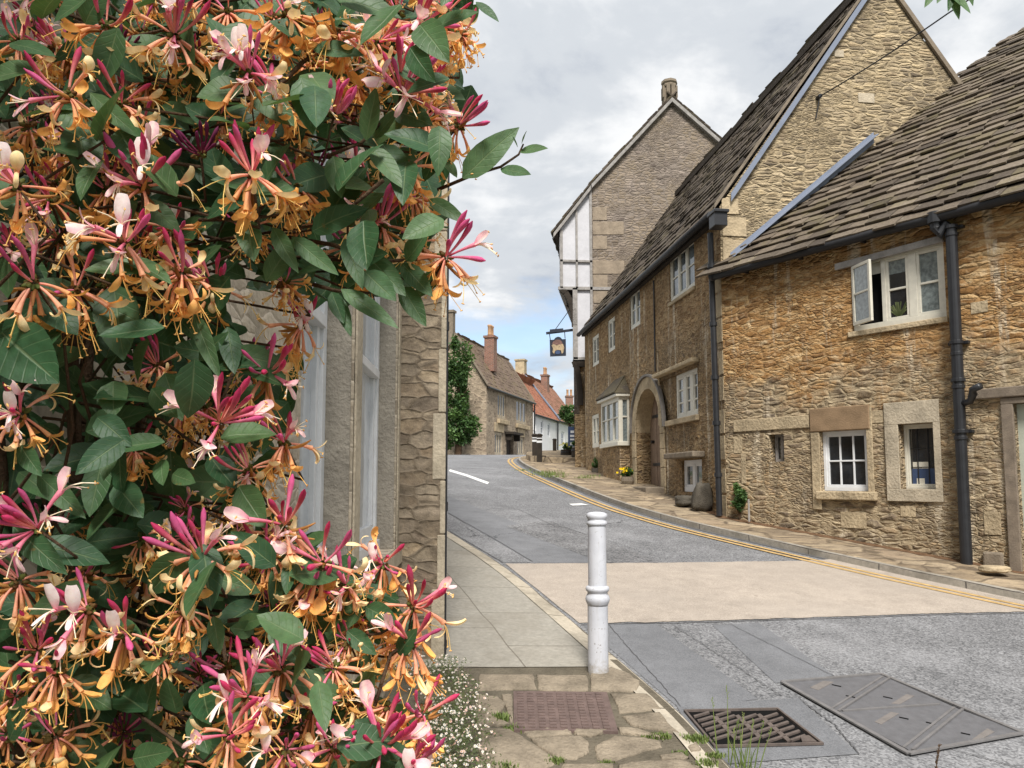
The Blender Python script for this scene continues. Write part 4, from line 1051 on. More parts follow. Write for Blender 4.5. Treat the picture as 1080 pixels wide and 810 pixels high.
m.face([WI.P(RX - .2, .5), WI.P(RX - .2, .5) + bk(DEP), WI.P(RX - .2, RZ) + bk(DEP), WI.P(RX - .2, RZ)])
m.face([WI.P(cxn, .5, -DEP), WI.P(RX - .2, .5) + bk(DEP), WI.P(RX - .2, RZ) + bk(DEP), WI.P(ax, az, -DEP), WI.P(cxn, lz, -DEP)])
m.build('gable_wall', M['inn'], inn)
m = MB(); z = jz0 - 1.2; k = 0
while z < lz - .4:
    w = .42 + .5 * (k % 2); m.boxo(WI.P(cxn + .02, z, .003), V((w, 0, 0)), V((0, 0, .40)), WI.n * .012); z += .44 if k % 3 else .75; k += 1
m.build('quoin', M['innquoin'], inn, bevel=.01)
# roofs
m = MB(); rr = random.Random(21)
u1 = V((ax - lx, 0, az - lz)); slates(m, V((lx, IY - .12, lz)), bk(1), u1, DEP + .2, u1.length, wid=(.3, .5), gauge=(.3, .2), th=.05, r=rr)
u2 = V((lx - ex, 0, lz - ez)); slates(m, V((ex, IY - .14, ez)), bk(1), u2, DEP + .2, u2.length, wid=(.3, .5), gauge=(.28, .24), th=.05, r=rr)
u3 = V((ax - RX, 0, az - RZ)); slates(m, V((RX, IY - .12, RZ)), bk(1), u3, DEP + .2, u3.length, wid=(.3, .5), gauge=(.3, .2), th=.05, r=rr)
m.build('roof', M['slatedark'], inn)
m = MB()
for a, b_ in (((lx - .02, lz - .01), (ax, az + .01)), ((ax, az + .01), (RX, RZ)), ((ex, ez), (lx, lz))):
    d = V((b_[0] - a[0], 0, b_[1] - a[1])); m.boxo(V((a[0], IY - .13, a[1] - .03)), d, V((0, 0, -.13)), V((0, .2, 0)))
m.build('bargeboard', M['timber'], inn, recalc=True)
# upper white timber-framed end wall
kx, kz = ix(594, 240)
def eave_z(x): return ez + (lz - ez) * (x - ex) / (lx - ex) - .13
m = MB(); m.prism([WI.P(jx0, jz0, -.02), WI.P(cxn, jz0, -.02), WI.P(cxn, eave_z(cxn), -.02), WI.P(jx0, eave_z(jx0), -.02)], V((0, .1, 0)))
o1 = V((jx0, IY, jz0)); o2 = V((jx0, IY, eave_z(jx0))); m.face([o1, o1 + bk(DEP), o2 + bk(DEP), o2])
m.boxo(WI.P(jx1, jz1, -.03), V((cxn - jx1, 0, 0)), V((0, 0, jz0 - jz1)), V((0, .1, 0)))
o1 = V((jx1, IY, jz1)); o2 = V((jx1, IY, jz0)); m.face([o1, o1 + bk(DEP), o2 + bk(DEP), o2])
m.build('white_infill', M['panel'], inn, recalc=True)
m = MB(); tb = .06
def tbar(x0, z0, x1, z1, w=tb, n=.03): m.bar(WI.P(x0, z0, n - .03), WI.P(x1, z1, n - .03), w, .08, up=(0, 1, 0)) if True else None
tbar(jx0 + .05, jz0, jx0 + .05, eave_z(jx0) - .02, .08); midx = (jx0 + cxn) / 2 + .02
tbar(midx, jz0, midx, eave_z(midx) - .02, .06); tbar(cxn - .04, jz1, cxn - .04, eave_z(cxn) - .02, .07)
zm = ix(605, 275)[1]; tbar(jx0, zm, cxn, zm - .03, .06); tbar(jx0 - .05, jz0, cxn + .9, jz0 - .02, .09)
tbar(jx1 + .06, jz1, jx1 + .06, jz0, .14); tbar(jx1, jz1, cxn, jz1, .12)
for k in range(8): m.boxo(V((jx0 - .02, IY, jz0)) + bk(.5 + k * .85), V((.05, 0, 0)), V((0, .12, 0)), V((0, 0, eave_z(jx0) - jz0)))
for k in range(8): m.boxo(V((jx1 - .02, IY, jz1)) + bk(.5 + k * .85), V((.05, 0, 0)), V((0, .12, 0)), V((0, 0, jz0 - jz1)))
m.boxo(V((jx0 - .03, IY, jz0 - .1)), V((.1, 0, 0)), bk(DEP), V((0, 0, .14)))
m.build('timber_frame', M['timber'], inn, recalc=True)
m = MB()
m.boxo(V((ex + .02, IY - .05, ez - .10)), V((.12, 0, 0)), bk(DEP), V((0, 0, .12)))
# curved jetty brackets
def brk(xa, za, xb, zb, y):             # from the outer top (xa, za) down to (xb, zb)
    prev = None
    for k in range(7):
        t_ = k / 6; x = xa + (xb - xa) * (1 - (1 - t_) ** 2); z = za + (zb - za) * (t_ ** 1.3)
        p = V((x + SH * (y - IY), y, z))
        if prev: m.bar(prev, p, .16, .12, up=(0, 1, 0))
        prev = p
lxw = ix(612, 420)[0]; m.build('eaves_board', M['darktimber'], inn, recalc=True)
for y in (IY + .02, IY + 1.8, IY + 3.6):
    m = MB(); brk(jx0 + .05, jz0 - .02, jx1 + .04, jz0 - 1.15, y); m.build('jetty_bracket', M['darktimber'], inn, recalc=True)
for y in (IY + .02, IY + 1.8):
    m = MB(); brk(jx1 + .02, jz1 - .05, lxw, jz1 - 1.35, y); m.boxo(V((jx1 - .02 + SH * (y - IY), y - .06, jz1 - .22)), V((.6, 0, 0)), V((0, .12, 0)), V((0, 0, .2))); m.build('jetty_bracket', M['darktimber'], inn, recalc=True)
sx0 = ix(606.5, 450)[0]
m = MB(); m.boxo(V((sx0, IY + .05, .6)), V((cxn - sx0 + .1, 0, 0)), bk(DEP), V((0, 0, ix(610, 437)[1] - .6)))
m.boxo(V((lxw - .02, IY + .06, .6)), V((cxn - lxw + .1, 0, 0)), bk(DEP), V((0, 0, jz1 - .6)))
m.build('stone_ground_floor', M['house'], inn, recalc=True)
# openwork stone lantern on the apex
m = MB(); c = V((ax, IY + .25, az)); k = IY / FPX; w = 8.5 * k
m.box(c + V((0, 0, .02)), V((w * .85, 0, 0)), V((0, w * .85, 0)), V((0, 0, .12)))
for j in range(8):
    a = j * math.pi / 4 + .39; p = c + V((math.cos(a) * w * .8, math.sin(a) * w * .8, .13)); m.box(p + V((0, 0, .17)), V((.055, 0, 0)), V((0, .055, 0)), V((0, 0, .18)))
m.lathe(c + V((0, 0, .46)), [(w * .98, 0), (w * 1.0, .05), (w * .9, .10)], 8); m.lathe(c + V((0, 0, .55)), [(w * .95, 0), (w * 1.08, .04), (w * 1.02, .12), (w * .6, .13)], 8)
m.build('chimney', M['dressgrey'], inn)

# hanging sign
sy = IY + .3
def sp_(u, v): r = ray(u, v); p = EYE + r * (sy / r.y); return V((p.x, sy, p.z))
br = thing('hanging_sign', sp_(602, 350), 'dark inn sign with painted cream emblem hanging from a bracket by the timbered jetty', 'inn sign')
m = MB(); m.bar(sp_(576, 351.5), sp_(604, 348), .06, .07); m.bar(sp_(580, 349.5), sp_(594, 348.3), .10, .10); m.tube([sp_(586, 347), sp_(602, 325)], .012, 6)
m.tube([sp_(579.5, 352), sp_(580.5, 359)], .012, 6); m.tube([sp_(595.5, 350), sp_(596, 357)], .012, 6); m.build('bracket', M['signdark'], br)
m = MB(); top = [(579.8, 358.5), (584, 358.3), (586, 356), (588.5, 355), (591, 355.6), (593, 357.8), (596.8, 357.4), (597, 375), (580.3, 375.8)]
m.prism([sp_(*p) for p in top], (0, .06, 0)); m.build('board', M['signdark'], br, recalc=True)
def flat(pts, n, name, mat):
    m = MB(); m.prism([sp_(*p) - V((0, n, 0)) for p in pts], (0, .004, 0)); m.build(name, M[mat], br, recalc=True)
flat([(582, 362.5), (584, 359.8), (587, 358.2), (590.5, 358.4), (592.5, 360.3), (593.4, 362.5), (590, 363.6), (586, 363.8)], .006, 'painted_crest', 'signred')
flat([(581.6, 364.5), (583.5, 362.8), (586.6, 364.2), (590.8, 363.4), (593.6, 362.6), (595.2, 366.5), (594, 371.8), (592.6, 373.3), (591.6, 369.6), (588.2, 369), (585.4, 370.2), (584.4, 373.2), (582.6, 371.2), (583.3, 367.5)], .010, 'painted_emblem', 'gold')
flat([(585.6, 370.6), (588, 369.4), (590.4, 370), (591.2, 372.8), (588, 373.7), (585.8, 373)], .012, 'painted_shield', 'blueboard')

# ================================================================= FAR STONE HOUSE
class Frame:                             # house frame: front corner, facade direction
    def __init__(s, p, ang):
        s.W = Wall(p, (math.sin(R(ang)), math.cos(R(ang)))); s.G = Wall(p, (-math.cos(R(ang)), math.sin(R(ang))))
fh = Frame((-1.49, 44.0), 17); FW, FG = fh.W, fh.G
far = thing('stone_house', (-1.49, 44, 2.4), 'grey brown stone house with mullioned windows, steep stone roof and brick chimney beyond the bend', 'house')
L = 10.2; EZ2 = 6.66; GD = 3.8; RZ2 = 9.62; ZB = 1.4
def frect(W, u0, u1, v0, v1): return rect(W, u0, u1, v0, v1)
w_up = [frect(FW, 525, 533.6, 415, 441.5), frect(FW, 544.5, 555.5, 422, 447)]
w_lo = [frect(FW, 522, 530, 456, 480.5), frect(FW, 545.8, 552.5, 461, 481)]
d_ = frect(FW, 534, 541.5, 459, 482)
ops = [(*w, .12) for w in w_up + w_lo] + [(*d_, .25)]
m = MB(); wall_mesh(m, FW, 0, L, ZB, EZ2, ops)
gw = [frect(FG, 489.5, 495.5, 415, 436), frect(FG, 490, 496.5, 452, 474)]
m2_ = MB(); wall_mesh(m2_, FG, 0, GD, ZB, EZ2, [(*w, .12) for w in gw])
m2_.face([FG.P(0, EZ2), FG.P(GD, EZ2), FG.P(GD / 2, RZ2)])
m.face([FW.P(L, ZB), FW.P(L, EZ2), FW.P(L, RZ2, -GD / 2), FW.P(L, EZ2, -GD), FW.P(L, ZB, -GD)]); m.face([FW.P(0, ZB, -GD), FW.P(L, ZB, -GD), FW.P(L, EZ2, -GD), FW.P(0, EZ2, -GD)])
m.build('wall', M['farstone'], far); m2_.build('gable_wall', M['farstone'], far)
m = MB(); rr = random.Random(31); SLh = math.hypot(GD / 2, RZ2 - EZ2)
slates(m, FW.P(-.1, EZ2 - .1, .15), FW.e, -FW.n * (GD / 2) + V((0, 0, RZ2 - EZ2)), L + .2, SLh + .2, wid=(.25, .45), gauge=(.30, .18), th=.035, r=rr)
slates(m, FW.P(-.1, EZ2, -GD), FW.e, FW.n * (GD / 2) + V((0, 0, RZ2 - EZ2)), L + .2, SLh, wid=(.4, .6), gauge=(.35, .3), th=.03, r=rr)
m.build('roof', M['slatefar'], far)
m = MB(); 
for a, b_ in ((FG.P(-.12, EZ2 - .05), FG.P(GD / 2, RZ2 + .10)), (FG.P(GD + .12, EZ2 - .05), FG.P(GD / 2, RZ2 + .10)), (FW.P(L, EZ2, .12), FW.P(L, RZ2 + .1, -GD / 2))): m.boxo(a, b_ - a, V((0, 0, .14)), FG.n * .18)
m.build('coping', M['dressgrey'], far, recalc=True)
def stack(c, w, d, z0, z1, mat, parent, e, n, pots=2, caps=True, name='chimney'):
    m = MB(); m.boxo(c - e * w / 2 - n * d / 2 + V((0, 0, z0)), e * w, n * d, V((0, 0, z1 - z0)))
    m.boxo(c - e * (w / 2 + .06) - n * (d / 2 + .06) + V((0, 0, z1)), e * (w + .12), n * (d + .12), V((0, 0, .14)))
    ch = m.build(name, M[mat], parent, recalc=True)
    for k in range(pots):
        a = MB(); p = c + e * (w * ((k + .5) / pots - .5)) + V((0, 0, z1 + .14)); a.lathe(p, [(.15, 0), (.12, .1), (.11, .55), (.14, .6), (.13, .68), (.05, .68)], 10); sub(a.build('pot', M['pot'], None, smooth=True), ch, parent)
    return ch
pc = at(517.5, 372, 47.0); stack(V((pc.x, pc.y, 0)),   .66, .62, pc.z - 1.2, at(517.5, 357, 47).z, 'brick', far, FW.e, FW.n, 3)
pc = at(475.5, 360, 45.0); stack(V((pc.x, pc.y, 0)), .40, .40, pc.z - 1.0, at(476, 330, 45).z, 'dressgrey', far, FW.e, FW.n, 0)
for q in w_up: win(FW, *q, -.06, far, lights=3, rows=1, fr=.12, mull=.12, bar=.04, mat='dresspale', glass='glass', label='three light stone mullioned window on the upper floor')
for q in w_lo: win(FW, *q, -.06, far, lights=3, rows=1, fr=.12, mull=.12, bar=.04, mat='dresspale', glass='glass', label='stone mullioned window on the ground floor')
for q in gw: win(FG, *q, -.06, far, lights=2, rows=2, fr=.10, mull=.1, bar=.04, mat='dressgrey', glass='glassblue')
pieces('sill', 'dress', far, [(FW, q[0] - .2, q[1] + .2, q[2] - .35, q[2] - .08, .003, .2) for q in w_up], .03)
pieces('lintel', 'dress', far, [(FW, q[0] - .15, q[1] + .15, q[3] + .01, q[3] + .55, .003, .06) for q in w_lo], .03)
m = MB(); FW.box(m, d_[0], d_[1], d_[2], d_[3], -.24, -.20); m.build('door', M['darktimber'], far)
m = MB(); FW.box(m, d_[0] - .35, d_[1] + .35, d_[3] + .02, d_[3] + .16, .003, .6); FW.box(m, d_[0] - .2, d_[0] - .05, d_[3] - .35, d_[3] + .02, .003, .4); FW.box(m, d_[1] + .05, d_[1] + .2, d_[3] - .35, d_[3] + .02, .003, .4); m.build('door_hood', M['darktimber'], far)
m = MB(); m.tube([FW.P(a, EZ2 - .14, .2) for a in (-.1, 5, L)], .07, 8); m.tube([FW.P(L - .1, EZ2 - .2, .15), FW.P(L - .1, ZB, .12)], .05, 8); m.build('gutter', M['black'], far)

# ================================================================= WHITE HOUSES
def white_house(p, ang, L, ez, gd, rz, roofmat, label, wins, chim, gablemat):
    f = Frame(p, ang); W, G = f.W, f.G; zb = 1.2
    t = thing('white_house', (p[0], p[1], 2.5), label, 'house')
    ws = [rect(W, *q) for q in wins]
    m = MB(); wall_mesh(m, W, 0, L, zb, ez, [(*w, .12) for w in ws])
    m.face([W.P(L, zb), W.P(L, ez), W.P(L, rz, -gd / 2), W.P(L, ez, -gd), W.P(L, zb, -gd)]); m.face([W.P(0, zb), W.P(0, ez), W.P(0, rz, -gd / 2), W.P(0, ez, -gd), W.P(0, zb, -gd)])
    m.face([W.P(0, zb, -gd), W.P(L, zb, -gd), W.P(L, ez, -gd), W.P(0, ez, -gd)])
    m.build('wall', M['whitewash'], t)
    m = MB(); rr = random.Random(int(p[1])); sl = math.hypot(gd / 2, rz - ez)
    slates(m, W.P(-.05, ez - .1, .15), W.e, -W.n * (gd / 2) + V((0, 0, rz - ez)), L + .1, sl + .2, wid=(.25, .3), gauge=(.28, .28), th=.04, r=rr)
    slates(m, W.P(-.05, ez, -gd), W.e, W.n * (gd / 2) + V((0, 0, rz - ez)), L + .1, sl, wid=(.5, .6), gauge=(.4, .4), th=.03, r=rr)
    m.build('roof', M[roofmat], t)
    for q in ws: win(W, *q, -.06, t, lights=1, rows=2, fr=.08, bar=.05, mat='white', glass='glassblue')
    m = MB(); m.tube([W.P(0, ez - .14, .2), W.P(L, ez - .14, .2)], .07, 8); m.tube([W.P(L - .15, ez - .2, .15), W.P(L - .15, zb, .1)], .06, 8); m.build('gutter', M['blacksoft'], t)
    return t, W
h1, WA = white_house((1.62, 56.3), 17.2, 7.1, 6.1, 4.4, 9.0, 'tilered', 'white rendered cottage with orange red tiled roof beyond the stone house', [(562.8, 565.2, 441, 454), (570.3, 573, 443, 458.5), (577.6, 580.2, 446, 461)], None, None)
h2, WB_ = white_house((3.75, 63.2), 17.5, 9.5, 6.15, 5.8, 9.9, 'tilebrown', 'taller white house with brown tiled roof and stone and brick chimneys behind the orange roof', [(591.8, 595.3, 455.5, 470)], None, None)
m = MB(); a = WB_.P(-.02, 6.1, .25); b_ = WB_.P(-.02, 10.1, -2.9); m.boxo(a, b_ - a, V((0, 0, .14)), WB_.e * .35); m.build('verge_flashing', M['lead'], h2, recalc=True)
pc = at(549.5, 398, 64.5); stack(V((pc.x, pc.y, 0)), .75, .8, pc.z - 1.2, at(549, 381, 64.5).z, 'dress', h2, WB_.e, WB_.n, 0)
pc = at(575, 412, 69.0); stack(V((pc.x, pc.y, 0)), .8, .6, pc.z - 1.5, at(575, 397, 69).z, 'brick', h2, WB_.e, WB_.n, 2)
# distant brick chimney on a house past the bend
t = thing('distant_house', (6.3, 80, 2.5), 'distant brown tiled house with a brick chimney mostly hidden behind the green bush', 'house')
m = MB(); m.boxo((4.9, 78, 1), (6, 0, 0), (0, 6, 0), (0, 0, 4.6)); m.build('wall', M['farstone'], t)
m = MB(); m.prism([(4.7, 77.8, 5.55), (11.1, 77.8, 5.55), (7.9, 77.8, 8.6)], (0, 6.4, 0)); m.build('roof', M['tilebrown'], t, recalc=True)
pc = at(600.5, 430, 78.5); stack(V((pc.x, pc.y, 0)), .75, .7, 5.0, at(600, 419, 78.5).z, 'brick', t, V((1, 0, 0)), V((0, 1, 0)), 2)

# ================================================================= FOLIAGE
def leaf_cloud(m, centre, rad, n, size, r, squash=(1, 1, 1), clump=.33, nclump=40):
    """many small leaves gathered in uneven clumps through a crown"""
    cs = []
    while len(cs) < nclump:
        p = V((r.uniform(-1, 1), r.uniform(-1, 1), r.uniform(-1, 1)))
        if p.length < 1: cs.append((p, r.uniform(.5, 1.0), r.random()))
    for k in range(n):
        c, s, tone = r.choice(cs); q = V((r.gauss(0, 1), r.gauss(0, 1), r.gauss(0, 1))).normalized() * clump * s * r.random() ** .35
        p = c * .8 + q; p = V((p.x * rad[0], p.y * rad[1], p.z * rad[2])) + centre
        d = V((r.gauss(0, 1), r.gauss(0, 1), r.gauss(-.2, .8))).normalized(); nn = (V((r.gauss(0, .6), r.gauss(0, .6), 1))).normalized(); x = d.cross(nn)
        if x.length < .05: continue
        x.normalize(); L = size * r.uniform(.6, 1.3); tn = min(1, max(0, tone * .7 + r.random() * .3)); m.cc = (tn, 0, 0, 1)
        a = p; w = L * .32
        i = [m.vert(a), m.vert(a + d * L * .45 + x * w), m.vert(a + d * L), m.vert(a + d * L * .45 - x * w)]
        m.f.append(i); m.m.append(0)
        if m.uv is None: m.uv = {}
        for k_, uvv in zip(i, ((0, 0), (1, .45), (0, 1), (-1, .45))): m.uv[k_] = uvv
    m.cc = (1, 1, 1, 1)
r = random.Random(44)
tc = at(483, 432, 42.0); zg_ = gz(tc.x, tc.y)
t = thing('garden_tree', (tc.x, tc.y, zg_), 'dense green tree growing against the gable of the far stone house', 'tree')
m = MB(); m.tube([(tc.x, tc.y, zg_ - .3), (tc.x + .1, tc.y, zg_ + 1.5), (tc.x, tc.y, zg_ + 4.5)], [.22, .16, .06], 8)
for k in range(7):
    a = r.uniform(0, 6.28); z = zg_ + r.uniform(1, 4); m.tube([(tc.x, tc.y, z), (tc.x + math.cos(a) * .6, tc.y + math.sin(a) * .6, z + .6)], [.07, .02], 6)
m.build('trunk', M['bark'], t)
m = MB(); leaf_cloud(m, V((tc.x - .1, tc.y, zg_ + 4.4)), (1.0, 1.0, 2.6), 5200, .20, r, nclump=34); leaf_cloud(m, V((tc.x - .0, tc.y, zg_ + 1.7)), (1.25, 1.1, 1.7), 4200, .20, r, nclump=26)
m.build('crown', M['treeleaf'], t)
bc = at(600, 437, 36.0); zg_ = gz(bc.x, bc.y)
t = thing('roadside_tree', (bc.x, bc.y, zg_), 'small green tree rising between the white house and the inn', 'tree')
m = MB(); m.tube([(bc.x, bc.y, zg_ - .3), (bc.x + .05, bc.y, zg_ + 1.2), (bc.x, bc.y, bc.z)], [.10, .07, .03], 8)
for k in range(5):
    a = k * 1.3; m.tube([(bc.x, bc.y, bc.z - .5), (bc.x + math.cos(a) * .35, bc.y + math.sin(a) * .35, bc.z + .1)], [.03, .01], 5)
m.build('trunk', M['bark'], t)
m = MB(); leaf_cloud(m, V((bc.x, bc.y, bc.z)), (.48, .5, .55), 2200, .11, r, nclump=22); leaf_cloud(m, V((bc.x + .45, bc.y, bc.z - .05)), (.32, .4, .34), 900, .11, r, nclump=12); m.build('crown', M['treeleaf'], t)

# blue and white board
b = at(603, 462, 33.0)
t = thing('notice_board', (b.x, b.y, gz(b.x, b.y)), 'dark blue board with white striped panel standing behind the planters', 'board')
k = 33 / FPX; m = MB(); m.box(b, V((3.8 * k, 0, 0)), V((0, .05, 0)), V((0, 0, 12 * k))); m.boxo(b + V((-3.4 * k, -.03, -40 * k)), V((.08, 0, 0)), V((0, .06, 0)), V((0, 0, 30 * k))); m.boxo(b + V((2.4 * k, -.03, -40 * k)), V((.08, 0, 0)), V((0, .06, 0)), V((0, 0, 30 * k))); m.build('board', M['blueboard'], t, recalc=True)
m = MB()
for j, (zz_, h) in enumerate(((6.5, 2.4), (2.2, 2.0), (-1.5, 1.5), (-6.0, 2.6), (-10.0, 1.6))):
    m.box(b + V((.8 * k, -.055, zz_ * k)), V(((2.6 - .5 * (j == 0)) * k, 0, 0)), V((0, .005, 0)), V((0, 0, h * k * .55)))
m.build('white_panel', M['white'], t)

# dark posts with white bands
def post(u, v0, v1, z0, label, w=.17, bands=True, d=None):
    p = V((0, 0, 0)); r_ = ray(u, v1)
    d = d; p = EYE + r_ * (d / r_.y); h = (EYE + ray(u, v0) * (d / ray(u, v0).y)).z - p.z
    t = thing('wooden_post', p, label, 'post', 'dark posts at the bend')
    m = MB(); m.boxo(p + V((-w / 2, -w / 2, -.15)), V((w, 0, 0)), V((0, w, 0)), V((0, 0, h + .15 - .06))); m.lathe(p + V((0, 0, h - .06)), [(w * .45, 0), (w * .66, .01), (w * .66, .05), (w * .3, .08)], 10); m.build('shaft', M['darktimber'], t, bevel=.01)
    if bands:
        m = MB(); m.boxo(p + V((-w / 2 - .004, -w / 2 - .004, h * .74)), V((w + .008, 0, 0)), V((0, w + .008, 0)), V((0, 0, .07))); m.boxo(p + V((-w / 2 - .004, -w / 2 - .004, h * .86)), V((w + .008, 0, 0)), V((0, w + .008, 0)), V((0, 0, .03))); m.build('band', M['white'], t)
    m = MB(); m.boxo(p + V((w / 2 - .01, -.04, h * .30)), V((.14, 0, 0)), V((0, .08, 0)), V((0, 0, .06))); m.build('rail_stub', M['darktimber'], t)
post(564, 458, 489, 0, 'dark wooden post with white bands, further back of the close pair at the bend', .17, True, 25.8)
post(569, 458, 493, 0, 'dark wooden post with white bands, nearer of the close pair at the bend', .17, True, 24.9)
post(585, 463, 484, 0, 'thinner dark post without bands standing alone before the white cottage', .15, False, 31.5)

# half-barrel planters
def planter(u, v, d, w, h, label, n=700, flowers=None, mat='darktimber', tall=.35, group='planters along the right footway', kind='barrel', spread=1.0, name='planter'):
    p = at(u, v, d); t = thing(name, p, label, 'planter', group)
    m = MB(); m.lathe(p + V((0, 0, -.03)), [(w * .40, 0), (w * .5, h * .45), (w * .47, h), (w * .42, h), (w * .42, h * .85), (.001, h * .85)], 18); m.build('tub', M[mat], t, smooth=False)
    if kind == 'barrel':
        m = MB()
        for f in (.2, .8): m.lathe(p + V((0, 0, -.03)), [(w * .485, h * f - .02), (w * .505, h * f - .015), (w * .505, h * f + .015), (w * .485, h * f + .02)], 18)
        m.build('hoop', M['black'], t)
    m = MB(); r = random.Random(int(u)); leaf_cloud(m, p + V((0, 0, h + tall * .3)), (w * .5 * spread, w * .5 * spread, tall * .62), n, .055, r, nclump=16); m.build('plant_foliage', M['treeleaf'], t)
    if flowers:
        m = MB(); m.cc = flowers
        for k in range(26):
            q = p + V((r.gauss(0, w * .2 * spread) + (-w * .12), r.gauss(0, w * .2), h + tall * r.uniform(.25, .85)))
            for j in range(5):
                a = j * 1.257; m.face([q, q + V((math.cos(a) * .022, -.012, math.sin(a) * .022)), q + V((math.cos(a + .6) * .026, -.018, math.sin(a + .6) * .026)), q + V((math.cos(a + 1.2) * .022, -.012, math.sin(a + 1.2) * .022))])
        m.build('blossom', M['petal'], t)
planter(597.5, 486, 26.5, .42, .42, 'smaller dark half barrel planter with low yellow green plants beside the raised pavement', 900, (.75, .70, .12, 1), tall=.25)
planter(611, 487, 24.6, .52, .50, 'larger dark half barrel planter with green plants beside the raised pavement', 900, tall=.30)
planter(629.8, 500.5, 19.8, .30, .20, 'dark low pot with bushy plant at the wall foot beyond the bay window', 700, mat='darkstone', tall=.26, kind='pot', name='plant_pot')
planter(662, 509.8, 15.9, .27, .17, 'stone pot of bright yellow flowers beside the arched door', 600, (.85, .62, .02, 1), mat='dressgrey', tall=.18, kind='pot', name='plant_pot')
# mounting stone, low trough, shrub by the pipe
def rock(name, u, v, d, sx, sy, sz, mat, label, cat, seed, shape=None):
    p = at(u, v, d); m = MB(); nu, nv = 20, 14
    def fn(a, b_):
        th, ph = a * 2 * math.pi, (b_ - .5) * math.pi; q = V((math.cos(ph) * math.cos(th), math.cos(ph) * math.sin(th), math.sin(ph)))
        e_ = 4.5; l = (abs(q.x) ** e_ + abs(q.y) ** e_ + abs(q.z) ** e_) ** (1 / e_); q = q / l
        q += q * .14 * noise.noise(q * 1.7 + V((seed, 0, 0))) + q * .05 * noise.noise(q * 5 + V((seed, 3, 0)))
        if shape: q = shape(q)
        return p + V((q.x * sx, q.y * sy, q.z * sz + sz * .8))
    m.grid(fn, nu, nv); o = m.build(name, M[mat], smooth=True, recalc=True); tag(o, label, cat); return o
rock('standing_stone', 741, 535.5, 12.05, .145, .10, .215, 'darkstone', 'dark upright rounded stone leaning by the basement window', 'stone', 2, lambda q: V((q.x * (1 - .18 * q.z) + .08 * q.z, q.y, q.z)))
rock('mounting_block', 722, 532.5, 12.5, .15, .13, .085, 'darkstone', 'low dark stone block lying before the white basement window', 'stone', 6)
rock('kerb_boulder', 1049, 603, 8.1, .14, .10, .035, 'dress', 'flat yellowish stone lying at the foot of the cottage door frame', 'stone', 9)
m = MB()
p = at(780, 543, 11.2); t = thing('wall_shrub', p, 'small dark green shrub growing at the cottage corner by the rainwater pipe', 'shrub')
r = random.Random(5); leaf_cloud(m, p + V((0, 0, .26)), (.13, .11, .22), 1500, .04, r, nclump=20); m.build('foliage', M['treeleaf'], t)
m = MB()
for k in range(6): m.tube([p + V((0, 0, -.05)), p + V((r.uniform(-.08, .08), r.uniform(-.06, .06), .3))], [.010, .004], 5)
m.build('stem', M['bark'], t)
m = MB(); q0 = at(790, 548, 10.95); m.box(q0 + V((0, 0, .13)), V((.012, 0, 0)), V((0, .012, 0)), V((0, 0, .16))); tag(m.build('wooden_stake', M['timber']), 'short grey wooden stake at the cottage wall beside the little shrub', 'stake')
# weeds on the footway and between stones
def tufts(name, spots, label_kind, mat='grassleaf', h=.09, n=26, spread=.07, seed=1):
    r = random.Random(seed); m = MB(); m.uv = {}
    for (p, sc) in spots:
        for k in range(int(n * sc)):
            b = p + V((r.gauss(0, spread * sc), r.gauss(0, spread * sc * .7), -.01)); a = r.uniform(0, 6.28); hh = h * sc * r.uniform(.4, 1.2); le = r.uniform(.1, .8)
            d = V((math.cos(a), math.sin(a), 0)); x = V((-d.y, d.x, 0)) * .0035 * (1 + sc * .3); m.cc = (r.random(), 0, 0, 1)
            pts = [b, b + d * hh * le * .3 + V((0, 0, hh * .6)), b + d * hh * le * .8 + V((0, 0, hh))]
            i = [m.vert(pts[0] - x), m.vert(pts[0] + x), m.vert(pts[1] + x * .8), m.vert(pts[1] - x * .8), m.vert(pts[2])]
            for kk, uvv in zip(i, ((-1, 0), (1, 0), (1, .6), (-1, .6), (0, 1))): m.uv[kk] = uvv
            m.f += [[i[0], i[1], i[2], i[3]], [i[3], i[2], i[4]]]; m.m += [0, 0]
    o = m.build(name, M[mat]); o['kind'] = 'stuff'; return o
far_spots = [(gp(580, 501, .05), 2.2), (gp(577, 499, .05), 2.0), (gp(584, 503, .05), 1.5), (gp(616, 504, .05), 1.4), (gp(622, 502, .05), 1.2), (gp(552, 496, .05), 1.2)]
tufts('grass', far_spots, '', h=.045, n=60, spread=.10, seed=3)
# ================================================================= NEAR HOUSE ON THE LEFT (honeysuckle wall)
WL = Wall((-.552, 0), (-.0375, 1)); WL.n = V((WL.e.y, -WL.e.x, 0))
nh = thing('rendered_house', (-.7, 4.0, -.1), 'pale rendered house with white sash windows and stone mullion behind the honeysuckle', 'house')
zs0, zs1 = .775, 2.85
sa0 = 2.28; sa1 = WL.px(372.5, 450)[0]; sb0 = WL.px(378.5, 450)[0]; sb1 = WL.px(418.5, 450)[0]; send = WL.px(424.5, 450)[0] + .03
ops = [(sa0, sa1, zs0, zs1, .175), (sb0, sb1, zs0, zs1, .175)]
m = MB(); wall_mesh(m, WL, -5, send, -1.2, 4.6, ops)
m.face([WL.P(-5, -1.2), WL.P(-5, 4.6), WL.P(-5, 4.6, -6), WL.P(-5, -1.2, -6)]); m.face([WL.P(-5, -1.2, -6), WL.P(send, -1.2, -6), WL.P(send, 4.6, -6), WL.P(-5, 4.6, -6)])
m.build('wall', M['leftwall'], nh)
